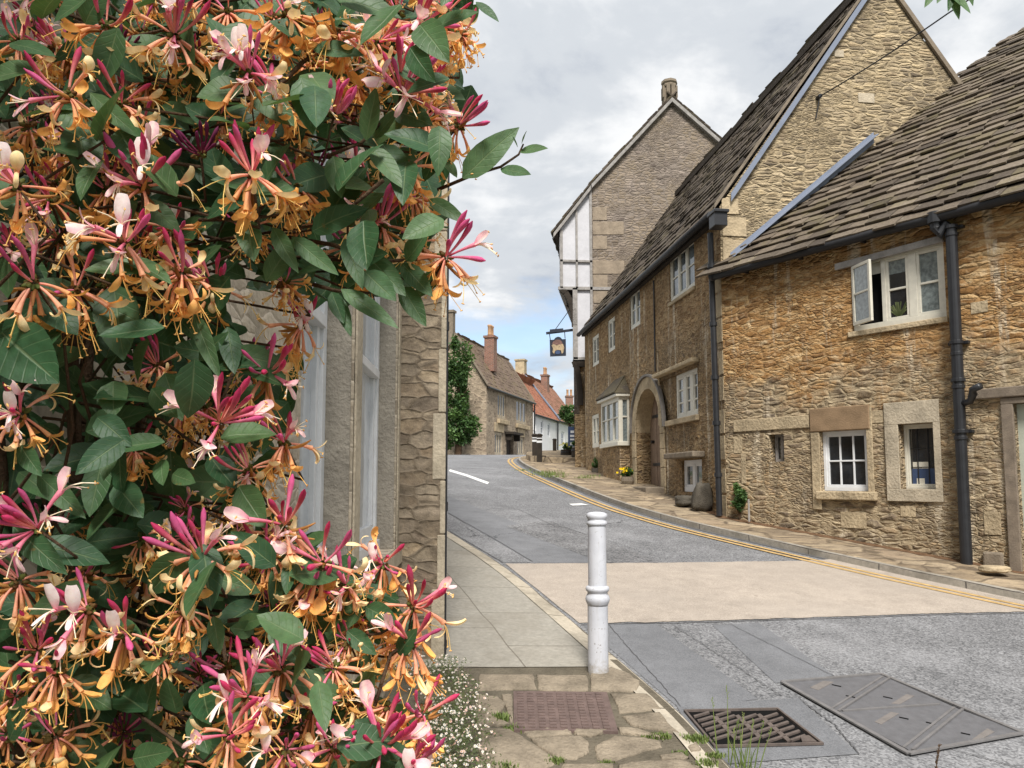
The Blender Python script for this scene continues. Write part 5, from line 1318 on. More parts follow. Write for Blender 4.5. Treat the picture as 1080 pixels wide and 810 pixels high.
for a, b_ in ((sa0, sa1), (sb0, sb1)):   # roughcast reveals
    pieces('reveal', 'render', nh, [(WL, b_ - .012, b_ - .002, zs0 + .002, zs1 - .002, -.172, -.012), (WL, a + .002, a + .012, zs0 + .002, zs1 - .002, -.172, -.012)], 0)
    pieces('stone_surround', 'dresspale', nh, [(WL, b_ + .002, b_ + .10 if b_ == sb1 else sb0 - .002, zs0 - .02, zs1 + .1, .002, .012)], .003)
m = MB(); WL.box(m, sa0 - .1, send - .05, zs0 - .10, zs0 - .002, .001, .03); m.build('sill', M['dresspale'], nh, bevel=.006)
for a, b_ in ((sa0, sa1), (sb0, sb1)):
    m = MB(); n1_ = -.115; zm_ = 1.86
    WL.box(m, a + .013, a + .075, zs0 + .03, zs1 - .003, -.17, n1_); WL.box(m, b_ - .075, b_ - .013, zs0 + .03, zs1 - .003, -.17, n1_)
    WL.box(m, a + .075, b_ - .075, zs1 - .09, zs1 - .003, -.17, n1_ - .004); WL.box(m, a + .013, b_ - .013, zs0 + .003, zs0 + .06, -.17, n1_ + .02)
    WL.box(m, a + .075, b_ - .075, zs0 + .06, zs0 + .15, -.165, n1_ - .02); WL.box(m, a + .075, b_ - .075, zm_ - .025, zm_ + .025, -.165, n1_ + .012)
    WL.box(m, a + .075, a + .12, zs0 + .15, zs1 - .09, -.165, n1_ - .018); WL.box(m, b_ - .12, b_ - .075, zs0 + .15, zs1 - .09, -.165, n1_ - .016)
    WL.box(m, (a + b_) / 2 - .012, (a + b_) / 2 + .012, zs0 + .15, zs1 - .09, -.16, n1_ - .022)
    sw = m.build('sash_window', M['white'], nh, bevel=.003)
    g_ = MB(); WL.box(g_, a + .06, b_ - .06, zs0 + .1, zs1 - .05, -.1595, -.154); sub(g_.build('pane', M['glasscurtain'], None), sw, nh)
m = MB(); m.prism([WL.P(-5.2, 4.58, .12), WL.P(-5.2, 4.58, -6.2), WL.P(-5.2, 6.9, -3)], WL.e * (send + 5.2)); m.build('roof', M['slatedark'], nh, recalc=True)

# neighbour standing forward: rubble end wall, quoins at the corner
EY = 4.97
WE = Wall((-.44, EY), (-1, -.06)); WE.n = V((-WE.e.y, WE.e.x, 0)); WE.n = WE.n if WE.n.y < 0 else -WE.n
cxr = WE.px(468.8, 500)[0]
nb_ = thing('rubble_house', (-.5, EY, 0), 'honey coloured rubble house with pale corner quoins standing forward along the left pavement', 'house')
FD = V((-.16, 1, 0)).normalized()
m = MB(); c0 = WE.P(cxr, 0)
m.face([WE.P(cxr, -1), WE.P(5, -1), WE.P(5, 4.9), WE.P(cxr, 4.9)])
for a, b_ in ((c0, c0 + FD * 9),): m.face([a + V((0, 0, -1)), b_ + V((0, 0, -1)), b_ + V((0, 0, 4.9)), a + V((0, 0, 4.9))])
e5 = WE.P(5, 0); m.face([c0 + FD * 9 + V((0, 0, -1)), e5 + FD * 9 + V((0, 0, -1)), e5 + FD * 9 + V((0, 0, 4.9)), c0 + FD * 9 + V((0, 0, 4.9))])
m.build('wall', M['leftrubble'], nb_)
m = MB(); mid_ = (c0 + e5) / 2
m.prism([c0 + V((.05, -.05, 4.88)), e5 + V((-.15, -.05, 4.88)), mid_ + V((0, -.05, 7.2))], FD * 9.3); m.build('roof', M['slatedark'], nb_, recalc=True)
m = MB(); z = -.4; k = 0; r = random.Random(2)
while z < 4.6:
    h = r.uniform(.34, .46); w = (.035, .085, .05)[k % 3]
    m.boxo(WE.P(cxr - .006, z, .006), WE.e * w, V((0, 0, h - .008)), -WE.n * .05); z += h; k += 1
m.build('quoin', M['dresspale'], nb_, bevel=.006, recalc=True)
p = c0 + FD * .05 + V((.012, 0, 0)); zz0 = gz(p.x, p.y)
m = MB(); m.tube([p + V((0, 0, zz0 + .02)), p + V((0, 0, 4.8))], .011, 10)
for z in (zz0 + .05, 1.0, 2.2, 3.4, 4.6): m.tube([p + V((0, 0, z)), p + V((0, 0, z + .06))], .016, 10)
m.build('rainwater_pipe', M['black'], nb_)

# ================================================================= HONEYSUCKLE
def C(h):                                # sRGB hex -> linear
    v = [int(h[i:i + 2], 16) / 255 for i in (0, 2, 4)]
    return tuple(((x + .055) / 1.055) ** 2.4 if x > .04045 else x / 12.92 for x in v) + (1,)
MAG, PINK, ROSE, SALM = C('c03c66'), C('e792a6'), C('d9627e'), C('eeaa96')
PALE, CREAM, YEL, ORA, GOLD = C('f8e8e6'), C('f8eed6'), C('f6da98'), C('efb566'), C('f2c67e')
PURP, DPUR, GRN, BRN = C('6b2a4e'), C('4a1c38'), C('5a6a34'), C('6a4128')
def lerp4(a, b, t): return tuple(x + (y - x) * t for x, y in zip(a, b))
def orth(d, r):
    q = V((r.gauss(0, 1), r.gauss(0, 1), r.gauss(0, 1))); q = q - d * q.dot(d); return q.normalized()
def curve(o, d, b, L, k, n):             # gently bent path
    return [o + d * (L * i / n) + b * (k * L * (i / n) ** 2) for i in range(n + 1)]
def ribbon(m, pts, ws, side, cup, cols, colin):
    n = len(pts); ids = []
    for k, p in enumerate(pts):
        t = (pts[min(k + 1, n - 1)] - pts[max(k - 1, 0)]).normalized(); s = (side - t * side.dot(t)).normalized(); nn = t.cross(s)
        row = []
        for j, f in enumerate((-1, -.5, 0, .5, 1)):
            m.cc = lerp4(cols[k], colin[k], .5) if abs(f) < .3 else cols[k]
            row.append(m.vert(p + s * (ws[k] * f) + nn * (cup[k] * (f * f) * ws[k])))
        ids.append(row)
    for k in range(n - 1):
        for j in range(4): m.f.append([ids[k][j], ids[k][j + 1], ids[k + 1][j + 1], ids[k + 1][j]]); m.m.append(0)
def bud(m, o, d, b, L, r, tone=0, fat=1.0):
    pts = curve(o, d, b, L, r.uniform(-.15, .55), 9); base, tip = ((SALM, MAG), (PINK, C('cc5a8c')), (C('7a3048'), PURP), (CREAM, PINK))[tone]
    rad = [.0011, .0012, .0013, .0015, .0018, .0021, .0026, .0030, .0027, .0006]
    cols = [lerp4(base, tip, min(1, (k / 7.5) ** 1.2)) for k in range(10)]; sh = r.uniform(.85, 1.15); cols = [tuple(c * sh for c in q) for q in cols]
    m.tube(pts, [q * .86 * fat * L / .042 for q in rad], 7, cols, cap=False)
def stamens(m, o, d, r, n, L, spread, droop, col):
    for k in range(n):
        b = orth(d, r); dd = (d + b * spread * r.uniform(.3, 1)).normalized(); l = L * r.uniform(.75, 1.15)
        pts = [o + dd * (l * t) + V((0, 0, -droop * l * t * t)) + b * (.42 * l * t * t) for t in (0, .33, .66, 1)]
        m.tube(pts, .00033, 4, [col] * 4, cap=False)
        t = (pts[-1] - pts[-2]).normalized(); q = orth(t, r); m.tube([pts[-1] - q * .0014, pts[-1], pts[-1] + q * .0014], [.0003, .0007, .0003], 4, [GOLD] * 3, cap=False)
def bloom(m, o, d, b, r, age, sc=1.0, show=False):
    """open honeysuckle flower: tube, broad reflexed upper lip, narrow curled lower lip, stamens"""
    if age == 0: tb, lo, li, sm = (SALM, PINK), PALE, C('f7ebe4'), CREAM
    elif age == 1: tb, lo, li, sm = (ROSE, PINK), lerp4(PALE, PINK, .45), CREAM, CREAM
    elif age == 2: tb, lo, li, sm = (SALM, C('f0b48e')), lerp4(YEL, CREAM, .3), YEL, C('e8c878')
    else: tb, lo, li, sm = (C('e8988a'), C('eab074')), ORA, GOLD, C('ecc070')
    L = sc * r.uniform(.024, .032); k = r.uniform(.05, .3)
    n = 6; pts = curve(o, d, b, L, k, n); cols = [lerp4(tb[0], tb[1], i / n) for i in range(n + 1)]
    m.tube(pts, [sc * x for x in (.0011, .0012, .0013, .0015, .0018, .0022, .0028)], 7, cols, cap=False)
    e = pts[-1]; t = (pts[-1] - pts[-2]).normalized(); upv = -(b - t * b.dot(t)).normalized() * (1 if show or r.random() < .85 else -1); side = t.cross(upv).normalized()
    # upper lip
    Lu = sc * r.uniform(.018, .026); curl = r.uniform(.2, .9) if age < 2 else r.uniform(1.0, 2.6); W = sc * r.uniform(.0055, .0078) * (1 if age < 2 else .95)
    P = [e]; a = r.uniform(.05, .3) if not show else r.uniform(.9, 1.25); N = 7
    if show: curl = r.uniform(.1, .5); Lu = sc * r.uniform(.022, .028); W = sc * r.uniform(.0058, .0074)
    for i in range(N):
        a += curl / N * (.3 + 1.4 * i / N); P.append(P[-1] + (t * math.cos(a) + upv * math.sin(a)) * (Lu / N))
    ws = [W * x for x in (.36, .62, .86, 1.0, 1.02, .97, .86, .62)]
    oc = [lerp4(tb[1], lo, min(1, i / 3)) for i in range(8)]; ic = [lerp4(tb[1], li, min(1, i / 2.5)) for i in range(8)]
    ribbon(m, P, ws, side, [-.55] * 8, oc, ic)
    # lower lip, curled down
    Ll = sc * r.uniform(.018, .026); P = [e]; a = 0; cl = r.uniform(.5, 2.0) if age < 2 else r.uniform(1.2, 3.6)
    for i in range(N):
        a += cl / N; P.append(P[-1] + (t * math.cos(a) - upv * math.sin(a)) * (Ll / N))
    ribbon(m, P, [sc * x for x in (.0022, .0021, .002, .0021, .0023, .0025, .0023, .0012)], side, [.4] * 8, oc, ic)
    stamens(m, e, (t + upv * .1).normalized(), r, 5 if age < 2 else 2, sc * r.uniform(.014, .023), .45, .25 if age < 2 else .6, sm)
def head_core(m, o, ax, r):
    m.cc = GRN
    for k in range(12):
        d = (ax * r.uniform(-.4, .8) + orth(ax, r)).normalized(); q = o + d * .002; e = o + d * r.uniform(.004, .0075); c = lerp4(GRN, BRN, r.random())
        m.tube([q, q.lerp(e, .5), e], [.0010, .0020, .0008], 5, [c] * 3, cap=False)

hs_loc = V((-.50, .75, gz(-.5, .75)))
hon = thing('honeysuckle', hs_loc, 'large flowering honeysuckle with pink and orange blooms climbing in front of the pale house wall', 'climbing plant')
r = random.Random(1234)
OUT = [(-60, -60), (515, -60), (508, 6), (500, 45), (500, 110), (482, 150), (468, 200), (470, 255), (446, 292), (418, 312), (380, 322), (345, 330), (318, 322), (285, 322), (262, 306), (246, 296), (236, 330), (262, 352), (316, 362), (318, 410), (312, 462), (306, 505), (302, 545), (330, 585), (388, 596), (424, 622), (446, 650), (440, 690), (425, 722), (445, 752), (452, 790), (452, 870), (-60, 870)]
def inside(u, v, P=OUT):
    c = False; j = len(P) - 1
    for i in range(len(P)):
        (x1, y1), (x2, y2) = P[i], P[j]
        if (y1 > v) != (y2 > v) and u < (x2 - x1) * (v - y1) / (y2 - y1) + x1: c = not c
        j = i
    return c
# holes through which the pale wall shows
HOLES = [(282, 338, 34, 30), (262, 560, 10, 8), (95, 422, 9, 8), (52, 338, 9, 6), (140, 412, 7, 9), (285, 505, 16, 18), (10, 480, 7, 8), (398, 720, 26, 26), (345, 690, 10, 14), (385, 690, 22, 18), (115, 765, 12, 14), (250, 300, 10, 8), (40, 488, 6, 5), (72, 345, 6, 5), (310, 520, 12, 16)]
def hole(u, v): return any(((u - a) / b) ** 2 + ((v - c) / d) ** 2 < 1 for a, c, b, d in HOLES)
# (u, v, spread px, kind, depth, lean)   kinds: M mixed, B buds, O old, P purple buds, W mixed with big pale lips
HEADS = [
 (112, 22, 58, 'O', .52, 0), (70, 52, 46, 'O', .56, 0), (128, 50, 48, 'P', .55, 0), (72, 95, 62, 'M', .47, 0), (184, 32, 60, 'W', .53, 0), (128, 105, 50, 'O', .52, 0),
 (18, 190, 62, 'W', .46, 0), (52, 205, 46, 'M', .50, 0), (150, 190, 66, 'W', .50, 0), (112, 195, 48, 'O', .56, 0), (212, 158, 56, 'P', .50, 0), (266, 178, 66, 'M', .48, 0), (262, 72, 62, 'W', .50, 0),
 (288, 96, 54, 'M', .53, 0), (240, 8, 52, 'O', .55, 0), (302, 12, 56, 'O', .53, 0), (356, 28, 60, 'O', .54, 0), (352, 118, 48, 'B', .52, 0), (424, 92, 70, 'B', .55, 6), (398, 40, 56, 'W', .58, 6),
 (442, 22, 58, 'M', .60, 10), (472, 8, 46, 'M', .62, 18), (486, 34, 34, 'O', .62, 20), (484, 128, 50, 'M', .60, 24), (430, 172, 54, 'O', .58, 4), (448, 120, 50, 'O', .62, 6), (402, 232, 52, 'M', .60, 4), (470, 266, 56, 'M', .58, 22), (436, 205, 42, 'O', .63, 6),
 (312, 192, 50, 'O', .54, 0), (336, 178, 34, 'P', .57, 0), (440, 70, 48, 'O', .63, 6), (372, 75, 44, 'O', .60, 0),
 (36, 292, 64, 'M', .47, -6), (80, 300, 56, 'O', .50, 0), (132, 250, 66, 'W', .47, 0), (112, 296, 48, 'O', .54, 0), (192, 282, 60, 'O', .51, 4), (226, 300, 46, 'M', .56, 6), (318, 338, 50, 'W', .60, 6),
 (22, 432, 54, 'W', .48, 0), (166, 382, 42, 'M', .58, 0), (232, 440, 62, 'B', .52, 8), (282, 388, 56, 'M', .56, 8), (300, 462, 52, 'M', .58, 10), (142, 470, 36, 'O', .58, 0), (262, 492, 46, 'M', .58, 4),
 (40, 552, 66, 'B', .46, 0), (300, 548, 62, 'M', .55, 4), (20, 608, 54, 'O', .48, 0), (214, 582, 68, 'M', .50, 0), (340, 588, 66, 'M', .56, 6), (282, 580, 46, 'M', .56, 0), (150, 565, 34, 'O', .54, 0),
 (92, 638, 60, 'W', .47, 0), (132, 662, 58, 'W', .48, 0), (40, 680, 54, 'M', .48, 0), (60, 702, 50, 'O', .46, 0), (366, 612, 54, 'M', .58, 6), (404, 590, 46, 'W', .60, 14), (436, 634, 56, 'M', .60, 14), (432, 672, 58, 'M', .58, 14),
 (262, 728, 66, 'W', .48, 0), (242, 770, 54, 'M', .46, 0), (130, 768, 48, 'P', .54, 0), (296, 700, 56, 'M', .52, 0), (352, 700, 46, 'M', .56, 4), (302, 785, 54, 'W', .48, 0), (402, 780, 62, 'B', .52, 6), (446, 748, 50, 'M', .58, 12), (434, 800, 54, 'W', .52, 10),
 (58, 772, 48, 'O', .48, 0), (8, 770, 44, 'M', .48, 0), (190, 800, 44, 'O', .52, 0), (196, 640, 42, 'O', .52, 0), (300, 640, 40, 'O', .57, 0), (352, 785, 44, 'M', .52, 0), (150, 30, 40, 'O', .57, 0), (20, 40, 40, 'M', .52, 0), (150, 130, 42, 'O', .54, 0), (330, 60, 44, 'O', .58, 0)]
HEADS += [(205, 62, 40, 'M', .56, 0), (155, 82, 36, 'O', .57, 0), (30, 130, 40, 'O', .54, 0), (232, 118, 38, 'O', .58, 0), (92, 150, 38, 'M', .55, 0), (390, 190, 40, 'O', .61, 0), (420, 12, 40, 'W', .60, 4), (460, 55, 36, 'M', .64, 12), (62, 248, 40, 'M', .54, 0), (180, 238, 40, 'O', .56, 0), (12, 262, 40, 'B', .50, 0), (330, 612, 44, 'M', .57, 0), (250, 560, 40, 'O', .57, 0), (90, 600, 40, 'O', .54, 0), (170, 690, 40, 'O', .53, 0), (16, 730, 44, 'M', .50, 0), (384, 648, 40, 'O', .60, 6), (240, 700, 40, 'O', .54, 0), (330, 745, 44, 'M', .54, 0), (410, 742, 40, 'O', .58, 6)]
NSOLO = len(HEADS)
rb = random.Random(4321)
ZONES = [((0, 500), (-40, 300), 64), ((190, 310), (360, 540), 12), ((0, 440), (540, 850), 64)]
for (ua, ub), (va, vb), n_ in ZONES:
    for k in range(n_): HEADS.append((rb.uniform(ua, ub), rb.uniform(va, vb), rb.uniform(26, 42), rb.choice('OOOMMWB'), rb.uniform(.55, .78), 0))
stems = MB(); stems.cc = (.1, .06, .04, 1)
def wallx(y): return -.552 - .0375 * y
def stem_to(o, ax, r, big=1.0):
    d0 = -ax; edge_ = o.x > -.26; root = V((max(wallx(o.y) + .06, o.x - r.uniform(.03, .12) - (.10 if edge_ else 0)), o.y + r.uniform(.04, .12), o.z - (r.uniform(-.05, .03) if edge_ else r.uniform(.05, .18))))
    p1 = o + d0 * .03 + V((0, 0, -.004)); p2 = p1.lerp(root, .5) + V((r.uniform(-.02, .02), r.uniform(-.02, .02), r.uniform(-.01, .02)))
    stems.tube([o, p1, p2, root], [.0010, .0010, .0012, .0014], 6)
    return p1
KIND = {'M': (6, 10), 'B': (14, 3), 'O': (2, 13), 'P': (12, 1), 'W': (5, 10)}
MASS = MB()
for hi, (u, v, sp, kind, dep, lean) in enumerate(HEADS):
    r = random.Random(900 + hi); solo = hi < NSOLO
    if not solo and (not inside(u, v) or not inside(u + 24, v) or not inside(u - 24, v) or hole(u, v) or at(u, v, dep).x < wallx(at(u, v, dep).y) + .07): continue
    o = at(u, v + sp * .10, dep); R_ = sp * dep / FPX             # real radius
    sc = R_ / .057
    ax = V((lean * .03 + r.uniform(-.6, .6), -.6 + r.uniform(-.45, .3), .8 + r.uniform(-.5, .1))).normalized()
    m = MB() if solo else MASS; head_core(m, o, ax, r)
    nb1, nop = KIND[kind]; nb1 += r.randint(-2, 3); nop += r.randint(-3, 2)
    x = ax.orthogonal().normalized(); y = ax.cross(x); ph = r.uniform(0, 6.28)
    for k in range(max(0, nb1)):
        a = ph + k * 2.4; el = R(r.uniform(28, 80)) if kind != 'P' else R(r.uniform(20, 75))
        rad = x * math.cos(a) + y * math.sin(a); d = (ax * math.sin(el) + rad * math.cos(el)).normalized()
        if kind == 'P': bud(m, o + d * .003, d, (ax - d * ax.dot(d)).normalized(), sc * r.uniform(.020, .034), r, 2, 1.15)
        else: bud(m, o + d * .003, d, (ax - d * ax.dot(d)).normalized(), sc * r.uniform(.032, .050), r, 0 if r.random() < .55 else 1, r.uniform(.9, 1.15))
    hd = m.build('flower_head', M['petal'], hon, smooth=True) if solo else None
    for k in range(max(0, nop)):
        a = ph + 1 + k * 2.4 + r.uniform(-.3, .3)
        old = r.random()
        if kind == 'O': age = 3 if old < .6 else 2
        elif kind == 'W': age = 0 if k < (1 if hi % 3 else 2) else (1 if old < .25 else (2 if old < .6 else 3))
        elif kind == 'B': age = 1
        else: age = 1 if k < 1 else (2 if old < .5 else 3)
        el = R({0: r.uniform(5, 50), 1: r.uniform(0, 45), 2: r.uniform(-35, 15), 3: r.uniform(-70, 0)}[age])
        rad = x * math.cos(a) + y * math.sin(a); d = (ax * math.sin(el) + rad * math.cos(el))
        d = (d + V((0, -.35, 0)) + V((0, 0, {0: .1, 1: 0, 2: -.2, 3: -.45}[age]))).normalized()
        b = V((0, 0, -1)) if age >= 2 else -ax; b = (b - d * b.dot(d)); b = b.normalized() if b.length > .05 else orth(d, r)
        show = age == 0 and kind == 'W'
        if show: d = V((r.uniform(-.45, .45), -.9, r.uniform(.1, .5))).normalized(); b = V((0, 0, -1)); b = (b - d * b.dot(d)).normalized()
        mb = MB() if solo else MASS; bloom(mb, o + d * .003, d, b, r, age, sc * r.uniform(.92, 1.12), show)
        if solo: ob = mb.build('bloom', M['petal'], None, smooth=True); ob.parent = hd
    pj = stem_to(o, ax, r)
    if kind in 'OMW':                    # withered brown remains of earlier flowers beneath the head
        mw = MB() if solo else MASS
        for k in range(9 if kind == 'O' else 4):
            d = (V((r.gauss(0, .7), r.gauss(-.2, .6), -r.uniform(.1, 1)))).normalized(); b = orth(d, r); L = sc * r.uniform(.015, .032); c = lerp4(C('d09a58'), C('8a5a34'), r.random())
            pts = curve(o - ax * .004, d, b, L, r.uniform(.2, .9), 5); mw.tube(pts, [.0009, .0011, .0012, .0014, .0011, .0005], 5, [c] * 6, cap=False)
        if solo: ob = mw.build('withered_flower', M['petal'], None, smooth=True); ob.parent = hd
ms = MASS.build('flower_head', M['petal'], hon, smooth=True); ms['kind'] = 'stuff'
# leaves ------------------------------------------------------------
lv = MB(); lv.uv = {}
def leaf(b, d, n, L, W, r, tone=None, fold=.25, curl=.3):
    d = d.normalized(); s = d.cross(n).normalized(); n = s.cross(d).normalized(); tone = r.random() if tone is None else tone
    lv.cc = (tone, r.random(), 0, 1); NV, NU = 7, 4; ids = []; bend = r.uniform(-.05, curl); wav = r.uniform(0, 6.28)
    for j in range(NV + 1):
        t = j / NV; w = W * (math.sin(math.pi * min(1, t ** .80 * .97 + .02)) ** .80) * (1 - .12 * t)
        if j == NV: w = W * .02
        if j == 0: w = W * .07
        c = b + d * (L * t) - n * (bend * L * t * t); row = []
        for i in range(NU + 1):
            f = i / NU * 2 - 1; row.append(lv.vert(c + s * (w * f) + n * (abs(f) * fold * w + .05 * w * math.sin(wav + t * 7 + f * 2)))); lv.uv[row[-1]] = (f, t)
        ids.append(row)
    for j in range(NV):
        for i in range(NU): lv.f.append([ids[j][i], ids[j][i + 1], ids[j + 1][i + 1], ids[j + 1][i]]); lv.m.append(0)
def face_n(r, cam=.75):
    return V((r.uniform(-.5, .6), -cam + r.uniform(-.4, .4), r.uniform(.1, .9))).normalized()
r = random.Random(77)
def scatter(n, dmin, dmax, Lr, toner, cam, margin=0):
    k = 0; tries = 0
    while k < n and tries < n * 30:
        tries += 1; u, v = r.uniform(-80, 500), r.uniform(-80, 880)
        if not inside(u, v): continue
        dep = r.uniform(dmin, dmax); p = at(u, v, dep)
        if p.x < wallx(p.y) + .03: continue
        d = V((r.gauss(0, .8), r.gauss(-.25, .45), r.gauss(-.35, .7))).normalized(); L = r.uniform(*Lr)
        q = p + d * L; r2 = q - EYE; uu, vv = PPX + FPX * r2.x / r2.dot(CF), PPY - FPX * r2.dot(CU) / r2.dot(CF)
        mid = p + d * L * .5 - EYE; um, vm = PPX + FPX * mid.x / mid.dot(CF), PPY - FPX * mid.dot(CU) / mid.dot(CF)
        if not inside(uu, vv) or hole(uu, vv) or hole(u, v) or hole(um, vm): continue
        leaf(p, d, face_n(r, cam), L, L * r.uniform(.22, .34), r, r.uniform(*toner)); k += 1
scatter(170, .48, .58, (.030, .048), (.35, 1.0), .8)
scatter(420, .58, .74, (.034, .056), (.2, .9), .7)
scatter(620, .72, .95, (.04, .06), (.0, .7), .6)
scatter(520, .9, 1.3, (.045, .07), (.0, .5), .5)
# hand-placed leaves: (u, v) base, (u, v) tip, width px, depth, tone
LEAVES = [((2, 350), (58, 402), 34, .47, .55), ((120, 300), (130, 380), 24, .52, .7), ((236, 205), (222, 152), 18, .52, .5), ((318, 82), (330, 142), 17, .50, .8), ((352, 165), (358, 204), 13, .52, .85), ((386, 148), (398, 92), 14, .53, .9), ((396, 146), (420, 112), 10, .55, .8),
 ((205, 102), (222, 58), 22, .56, .3), ((228, 130), (195, 112), 16, .53, .45), ((95, 98), (150, 148), 11, .50, .9), ((392, 155), (424, 196), 13, .52, .95), ((404, 152), (432, 196), 15, .54, .6), ((330, 40), (284, 22), 16, .53, .6), ((330, 50), (382, 54), 13, .53, .6), ((10, 46), (54, 52), 11, .50, .7), ((260, 232), (268, 276), 14, .50, .85), ((288, 240), (312, 284), 10, .51, .9), ((308, 250), (358, 292), 11, .53, .8),
 ((364, 252), (382, 302), 11, .54, .75), ((388, 270), (428, 312), 14, .56, .8), ((384, 286), (418, 318), 14, .55, .7), ((360, 305), (420, 345), 11, .54, .85), ((350, 308), (362, 340), 9, .55, .6), ((355, 312), (370, 352), 8, .55, .7), ((428, 275), (452, 244), 15, .55, .75), ((424, 278), (456, 312), 12, .57, .7), ((424, 302), (448, 342), 12, .57, .8), ((452, 210), (492, 232), 9, .58, .9),
 ((120, 402), (118, 438), 17, .52, .9), ((160, 410), (186, 440), 13, .52, .8), ((108, 485), (94, 545), 15, .52, .75), ((122, 510), (150, 545), 16, .52, .6), ((170, 485), (172, 512), 10, .52, .9), ((14, 555), (68, 605), 14, .46, .6), ((22, 470), (40, 500), 11, .48, .7), ((40, 500), (88, 545), 12, .49, .8), ((120, 470), (108, 505), 9, .50, .9), ((182, 500), (204, 508), 10, .53, .9),
 ((10, 780), (32, 732), 14, .46, .6), ((150, 760), (160, 715), 13, .50, .6), ((186, 752), (176, 714), 14, .49, .75), ((205, 750), (220, 795), 15, .48, .7), ((225, 650), (232, 690), 9, .52, .95), ((250, 660), (282, 650), 9, .53, .9), ((284, 660), (322, 704), 12, .53, .8), ((268, 665), (242, 662), 10, .53, .9), ((140, 800), (182, 792), 14, .46, .8), ((300, 590), (286, 640), 11, .56, .7), ((308, 588), (302, 628), 9, .55, .6), ((300, 574), (304, 590), 8, .56, .8),
 ((378, 735), (392, 708), 12, .57, .8), ((366, 665), (396, 690), 10, .57, .6), ((420, 690), (438, 664), 10, .58, .5), ((386, 640), (420, 658), 12, .58, .6), ((204, 330), (230, 398), 10, .53, .85), ((240, 345), (248, 396), 12, .55, .5), ((210, 380), (238, 350), 9, .55, .7),
 # the shoot that reaches out over the street
 ((488, 188), (546, 131), 17, .60, .9), ((528, 178), (560, 184), 9, .60, .75), ((548, 160), (577, 154), 8, .60, .95), ((550, 152), (556, 138), 5, .60, 1.0), ((546, 155), (540, 144), 3.5, .60, 1.0), ((502, 2), (526, 20), 6, .62, .6), ((470, 168), (482, 188), 6, .60, .8)]
for (b, t, w, dep, tone) in LEAVES:
    B_, T_ = at(*b, dep), at(*t, dep - .012); d = T_ - B_; L = d.length
    n = V((r.uniform(-.25, .25), -1, r.uniform(.1, .5)))
    leaf(B_, d, n, L, w * dep / FPX, r, tone, .18, .15)
# leaf pairs just under the flower heads
for hi, (u, v, sp, kind, dep, lean) in enumerate(HEADS):
    rr_ = random.Random(50 + hi)
    for s in (-1, 1):
        if rr_.random() < .45: continue
        p = at(u + rr_.uniform(-8, 8), v + sp * .35, dep + .02); d = V((s * rr_.uniform(.5, 1), rr_.uniform(-.3, .3), rr_.uniform(-.7, .2)))
        um = u + s * 40
        if hole(um, v + sp * .5) or not inside(um, v + sp * .5): continue
        leaf(p, d, face_n(rr_, .7), rr_.uniform(.03, .046), rr_.uniform(.009, .014), rr_, rr_.uniform(.4, 1))
lv.build('foliage', M['leaf'], hon, smooth=True)
# woody stems
def vine(px, w0, w1, n=6):
    pts = [at(*q) for q in px]; m_ = len(pts); stems.tube(pts, [(w0 + (w1 - w0) * k / (m_ - 1)) for k in range(m_)], n)
vine([(462, 200, .62), (500, 184, .60), (528, 176, .60), (547, 163, .60), (552, 152, .60)], .0016, .0007)
vine([(300, 250, .58), (350, 258, .56), (400, 276, .56), (432, 274, .57), (452, 272, .58)], .0018, .0012)
vine([(330, 300, .56), (352, 306, .55), (388, 309, .55), (410, 302, .56)], .0016, .0008)
vine([(210, 232, .54), (262, 231, .53), (310, 224, .54)], .0014, .0010)
vine([(290, 95, .52), (330, 55, .54), (348, 20, .56)], .0018, .0014)
vine([(345, 165, .54), (382, 150, .54), (430, 100, .56)], .0014, .0010)
vine([(240, 655, .54), (275, 650, .55), (315, 635, .56), (345, 625, .57)], .0016, .0013)
vine([(190, 752, .5), (222, 755, .5), (262, 742, .5)], .0014, .0010)
vine([(385, 670, .58), (402, 668, .58), (424, 655, .59)], .0012, .0010)
vine([(395, 745, .57), (405, 712, .575), (412, 690, .58), (428, 678, .58)], .0016, .0012)
for k in range(9):                      # main stems rising from the ground along the wall
    y = .42 + .075 * k + r.uniform(-.03, .03); x = wallx(y) + r.uniform(.05, .14)
    pts = [V((x, y, gz(x, y) - .05))]
    for j in range(1, 9): pts.append(V((x + r.uniform(-.03, .05) + .01 * j, y + r.uniform(-.06, .06), gz(x, y) + j * .32)))
    stems.tube(pts, [.011 - .001 * j for j in range(9)], 7)
for k in range(90):
    u, v = r.uniform(-40, 440), r.uniform(-40, 860)
    if not inside(u, v) or hole(u, v): continue
    p = at(u, v, r.uniform(.56, .85))
    if p.x < wallx(p.y) + .05: continue
    q = p + V((r.uniform(-.10, .10), r.uniform(-.03, .1), r.uniform(-.12, .12))); r2 = q - EYE
    uq, vq = PPX + FPX * r2.x / r2.dot(CF), PPY - FPX * r2.dot(CU) / r2.dot(CF)
    if not inside(uq, vq) or hole(uq, vq) or (u > 270 and 290 < v < 560) or (uq > 270 and 290 < vq < 560): continue
    stems.tube([p, p.lerp(q, .5) + V((r.uniform(-.015, .015), 0, r.uniform(-.015, .015))), q], [.0009, .0013, .0017], 5)
stems.build('stem', M['bark'], hon, smooth=True)

